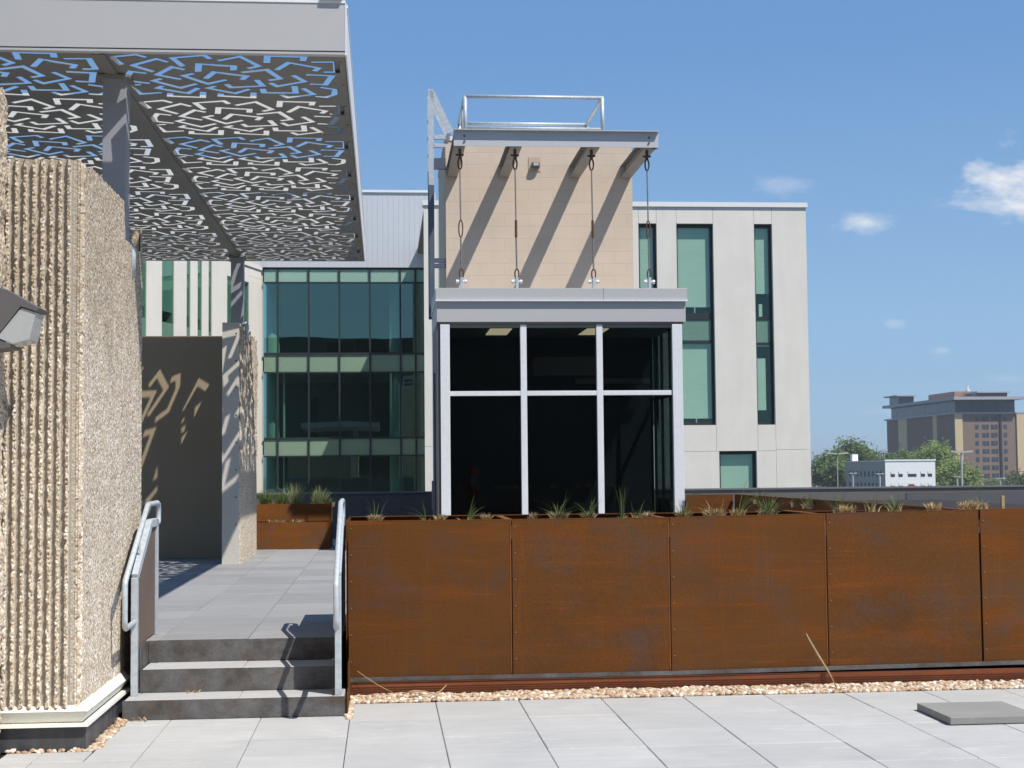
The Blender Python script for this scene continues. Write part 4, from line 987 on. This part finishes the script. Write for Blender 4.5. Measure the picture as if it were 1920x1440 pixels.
# left wing, turned wall with white piers
lw = empty('precast_wing', (-8, 56, -14), 'white precast wing with narrow pilasters seen at a sharp angle behind the canopy', 'building')
PA = Vector((-8.35, 50.6)); PB = Vector((-4.93, 61.95)); dL = (PB-PA); LL = dL.length; dL = dL/LL; nL = Vector((dL.y, -dL.x))
def pxs(px):   # distance along the wing wall for an image column
    k = (px-719)/2800*1.004
    # point PA + s*dL with x = k*y (camera at the origin of x and y)
    return (k*PA.y-PA.x)/(dL.x-k*dL.y)
def wseg(mb, s0, s1, z0, z1, d0, d1):
    vs = []
    for z in (z0, z1):
        for (s, d) in ((s0, d0), (s1, d0), (s1, d1), (s0, d1)):
            p = PA+dL*s+nL*d; vs.append((p.x, p.y, z))
    mb.add(vs, [(0,3,2,1),(4,5,6,7),(0,1,5,4),(1,2,6,5),(2,3,7,6),(3,0,4,7)])
pil = [(230, 252), (285, 313), (335, 358), (365, 378), (386, 398), (404, 432), (472, 494)]
for a, b in pil:
    mb = MB(); wseg(mb, pxs(a), pxs(b), -14, 9.62 if a == 472 else 10.0, 0, -.35); mb.build('pilaster', M_['precast'], lw)
mb = MB(); wseg(mb, pxs(432), pxs(472), 9.35, 10.0, -.001, -.35); mb.build('wall_head', M_['precast'], lw)
mb = MB(); wseg(mb, pxs(230), pxs(494), 10.001, 10.15, .05, -.4); wseg(mb, pxs(472)+.01, pxs(494), 9.63, 9.999, 0, -.35); mb.build('wall_head', M_['precast'], lw)
mb = MB(); wseg(mb, pxs(230), pxs(494)-.1, 10.16, 13.3, .02, -.5); mb.build('metal_cladding', M_['siding'], lw)
for (a, b) in ((252, 285), (313, 335), (358, 365), (378, 386), (398, 404), (432, 472)):
    mb = MB(); wseg(mb, pxs(a), pxs(b), -4, 9.98, -.03, -.05); f = mb.build('window', M_['glass_curt'], lw)
    for (z0, z1) in ((6.3, 7.0), (2.4, 3.1)):
        mb = MB(); wseg(mb, pxs(a), pxs(b), z0, z1, -.020, -.029); mb.build('spandrel', M_['spandrel3'], f)
    mb = MB(); wseg(mb, pxs(a), pxs(b), 7.4, 9.9, -.10, -.11); mb.build('blind', M_['blind'], f)
mb = MB(); wseg(mb, pxs(230), pxs(494), -4, 9.98, -.6, -.7); mb.build('interior', M_['winframe'], lw)

# ------------------------------------------------------------------ dark building behind the camera (seen in the glass only)
bh = empty('brick_building', (0, -26, -14), 'dark building across the terrace, seen only as the dark reflection in the glass', 'building')
B(-34, 22, -34, -24, -14, 14.6).build('wall', M_['dwall'], bh)
B(-34.2, 22.2, -34.2, -23.8, 14.601, 14.9).build('coping', M_['dwall'], bh)

# ------------------------------------------------------------------ far city
tw = empty('apartment_tower', (228, 577, -14), 'tall brown brick tower with cream corner strips and glazed roof storey', 'building')
TX0, TX1, TY0, TY1 = 212, 252, 540, 615
B(TX0, TX1, TY0, TY1, -14, 21.2).build('wall', M_['brick'], tw)
for x0, x1 in ((212.0, 214.9), (235.8, 239)): B(x0, x1, TY0-.5, TY0-.01, -14, 21.0).build('cream_strip', M_['towercream'], tw)
for y0, y1 in ((590, 600), (557, 561)): B(TX0-.4, TX0-.01, y0, y1, -14, 21.0).build('cream_strip', M_['towercream'], tw)
B(229.2, 230.0, TY0-.4, TY0-.01, -14, 21.0).build('dark_strip', M_['winframe'], tw)
for r in range(11):
    z = 18.4-3.03*r
    for (x0, w_) in ((219.9, 1.3), (222.6, 2.5), (226.0, 2.5), (230.9, 1.2)):
        f = B(x0, x0+w_, TY0-.10, TY0-.01, z, z+1.6).build('window', M_['towerglass'], tw)
        if w_ > 2: B(x0+w_*.47, x0+w_*.53, TY0-.14, TY0-.101, z, z+1.6).build('frame', M_['brick'], f)
B(213.0, 236.0, 541.5, 612, 21.21, 26.2).build('glazed_storey', M_['towerglass'], tw)
B(210.5, 237.8, 536, 616, 26.21, 27.3).build('roof', M_['towerslab'], tw)
B(211.2, 252, 539.4, 616, 21.0, 21.6).build('ledge', M_['towerslab'], tw)
mb = MB().box(221, 233.5, 562, 590, 27.31, 30.6); mb.build('roof_structure', M_['brick2'], tw)
B(224.5, 236.5, 549, 560, 27.31, 29.3).build('roof_structure', M_['towerglass'], tw)
B(224, 237, 547, 561.5, 29.31, 29.8).build('roof', M_['towerslab'], tw)
B(212, 218.5, 600, 611, 27.31, 30.6).build('roof_structure', M_['towerglass'], tw); B(210.5, 219, 598, 614, 30.61, 31.1).build('roof', M_['towerslab'], tw)
MB().tube([(231.5, 575, 30.6), (231.5, 575, 32)], .9, 10).tube([(231.5, 575, 32), (231.5, 575, 33.6)], .4, 8).build('roof_vent', M_['white'], tw)

ww = empty('white_building', (151, 440, -14), 'two-storey white building with a grey shaded side among the trees', 'building')
B(144, 158.8, 420, 457, -14, 3.3).build('wall', M_['white_paint'], ww)
B(143.92, 143.995, 420.3, 456.9, -14, 3.29).build('side_shade_sheet', simple('grey side shade', (.34, .32, .30), .9, 0, .08, .3), ww)  # thin sheet over the white wall; its darker grey paints in the side's shade
MB().box(143.8, 159.0, 419.8, 421, 3.301, 3.7).box(143.8, 145, 421.01, 457, 3.301, 3.5).build('parapet', M_['white_paint'], ww)
for (x, w_) in ((145.6, 1.2), (147.9, 1.2), (150.7, 2.5), (154.5, 1.2), (156.6, 1.2)):
    for z in (-1.2, -4.6):
        f = B(x, x+w_, 419.9, 419.99, z, z+1.5).build('window', M_['winframe'], ww)
        B(x, x+w_, 419.85, 419.899, z+.75, z+1.5).build('blind', M_['white'], f)
for k in range(9):
    for z in (-1.2, -4.6): B(143.8, 143.915, 423+k*3.6, 424.2+k*3.6, z, z+1.6).build('window', M_['winframe'], ww)
B(150.9, 152.4, 419.7, 419.84, -5.4, -3.4).build('door', M_['red'], ww)
B(141.6+3, 143.4+3, 452, 454, 3.5, 5.6).build('chimney', M_['white_paint'], ww)

def tree(x, y, ztop, rx, label, mat, seed, n=1500, zb=-14, rz=None):
    n = int(n*2.6)
    random.seed(seed)
    t = empty('tree', (x, y, zb), label, 'tree', 'trees beyond the parapet')
    H = ztop-zb; rz = rz or H*.42; zc = ztop-rz
    MB().tube([(x, y, zb), (x+.2, y, zb+H*.3), (x-.3, y, zb+H*.6), (x, y, zb+H*.85)], [.7, .5, .3, .1], 8).tube([(x, y, zb+H*.3), (x+rx*.4, y, zb+H*.6)], [.3, .08], 6).tube([(x, y, zb+H*.35), (x-rx*.4, y-1, zb+H*.65)], [.3, .08], 6).build('trunk', M_['bark'], t)
    mb = MB(); cl_ = []
    for k in range(70):
        while True:
            p = Vector((random.uniform(-1, 1), random.uniform(-1, 1), random.uniform(-1, 1)))
            if .35 < p.length < 1: break
        p = p*(1 if p.length > .7 else 1.2)
        cl_.append(Vector((x+p.x*rx*.85, y+p.y*rx*.8, zc+p.z*rz*.88)))
    for i in range(n):
        c = random.choice(cl_); s = rx*.17
        p = c+Vector((random.gauss(0, s), random.gauss(0, s), random.gauss(0, s*.8)))
        a = Vector((random.uniform(-1, 1), random.uniform(-1, 1), random.uniform(-.6, .6))).normalized(); b = a.orthogonal().normalized(); b = (b+Vector((random.uniform(-.5, .5),)*3)).normalized()
        L = random.uniform(.22, .52)
        mb.add([p-a*L-b*L*.5, p+a*L-b*L*.5, p+a*L*.8+b*L*.5, p-a*L*.8+b*L*.5], [(0, 1, 2, 3)])
    mb.build('crown', M_[mat], t, fix=False); return t
def tx(px, y): return (px-719)/2800*y*1.0+.013*y*0+y*(.0022+.000012*(px-719))
TR = [(1536, 475, 9.6, 6.5, 'round green tree touching the corner of the white precast building', 'leaf', 2200),
      (1582, 480, 11.4, 8.5, 'tallest dark green tree left of the white two-storey building', 'leaf', 3200),
      (1560, 465, 5.5, 7, 'low dark tree before the tallest one, left of the white building', 'leaf', 2200),
      (1632, 500, 8.0, 7.5, 'dark tree rising behind the grey side of the white building', 'leaf', 2400),
      (1690, 505, 7.8, 8.5, 'broad shaded tree in front of the dark side of the brown tower', 'leaf', 2600),
      (1737, 492, 10.2, 9.5, 'large light green tree before the corner of the brown tower', 'leaf2', 3400),
      (1775, 455, 3.5, 8.0, 'yellow-green tree right of the white building', 'leaf2', 3000),
      (1655, 480, 4.8, 6, 'small tree peeping over the roof of the white building', 'leaf', 1500),
      (1908, 470, .5, 7, 'dull green tree at the right edge before the brown tower', 'bush', 1500),
      (1850, 470, -3.5, 6.5, 'low bush right of the tall lamp post', 'leaf', 900), (1878, 465, -3.2, 6, 'low dull bush under the brown tower windows', 'bush', 900)]
for i, (px, y, zt_, r_, lb_, mt, n_) in enumerate(TR): tree(tx(px, y), y, zt_, r_, lb_, mt, 100+i, n_)

def lamp(px, y, zt_, w_, label, r=.09):
    x = tx(px, y); l = empty('street_lamp', (x, y, -14), label, 'street lamp', 'parking lot lamps beyond the parapet')
    MB().tube([(x, y, -14), (x, y, zt_)], [r*1.3, r], 8).build('pole', M_['lamp'], l)
    for s in (-1, 1): MB().prism([(x+s*.05, zt_), (x+s*w_/2, zt_+.03*w_), (x+s*w_/2, zt_+.06*w_+.1), (x+s*.05, zt_+.12)], 'y', y-.22, y+.22).build('lamp_head', M_['lamp'], l)
lamp(1580, 200, .75, 1.1, 'leftmost small twin-head lamp, before the trees', .13); lamp(1631, 200, .65, 1.1, 'small twin-head lamp before the grey side of the white building', .13)
lamp(1779, 200, .15, 1.1, 'small twin-head lamp just right of the white building', .13); lamp(1862, 200, -.15, 1.4, 'small twin-head lamp before the brown tower', .13)
lamp(1788, 140, 2.95, 2.2, 'tallest dark twin-head lamp left of the tower window columns', .11)
lamp(1551, 150, 3.0, 2.2, 'thin twin-head lamp faint against the trees by the white precast corner', .05)
random.seed(1)

# ------------------------------------------------------------------ haze
hm = bpy.data.materials.new('haze'); hm.use_nodes = True; ht = hm.node_tree; ht.nodes.clear()
ho_ = ht.nodes.new('ShaderNodeOutputMaterial'); hv = ht.nodes.new('ShaderNodeVolumePrincipled')
hv.inputs['Color'].default_value = (.93, .95, 1.0, 1); hv.inputs['Density'].default_value = 0.00022; hv.inputs['Anisotropy'].default_value = .3
ht.links.new(hv.outputs[0], ho_.inputs['Volume'])
hz_ = B(-2520, 3520, -420, 5020, -15.5, 38).build('haze', hm); tag(hz_, 'thin summer haze over the city', None, None, 'stuff')
random.seed(1)
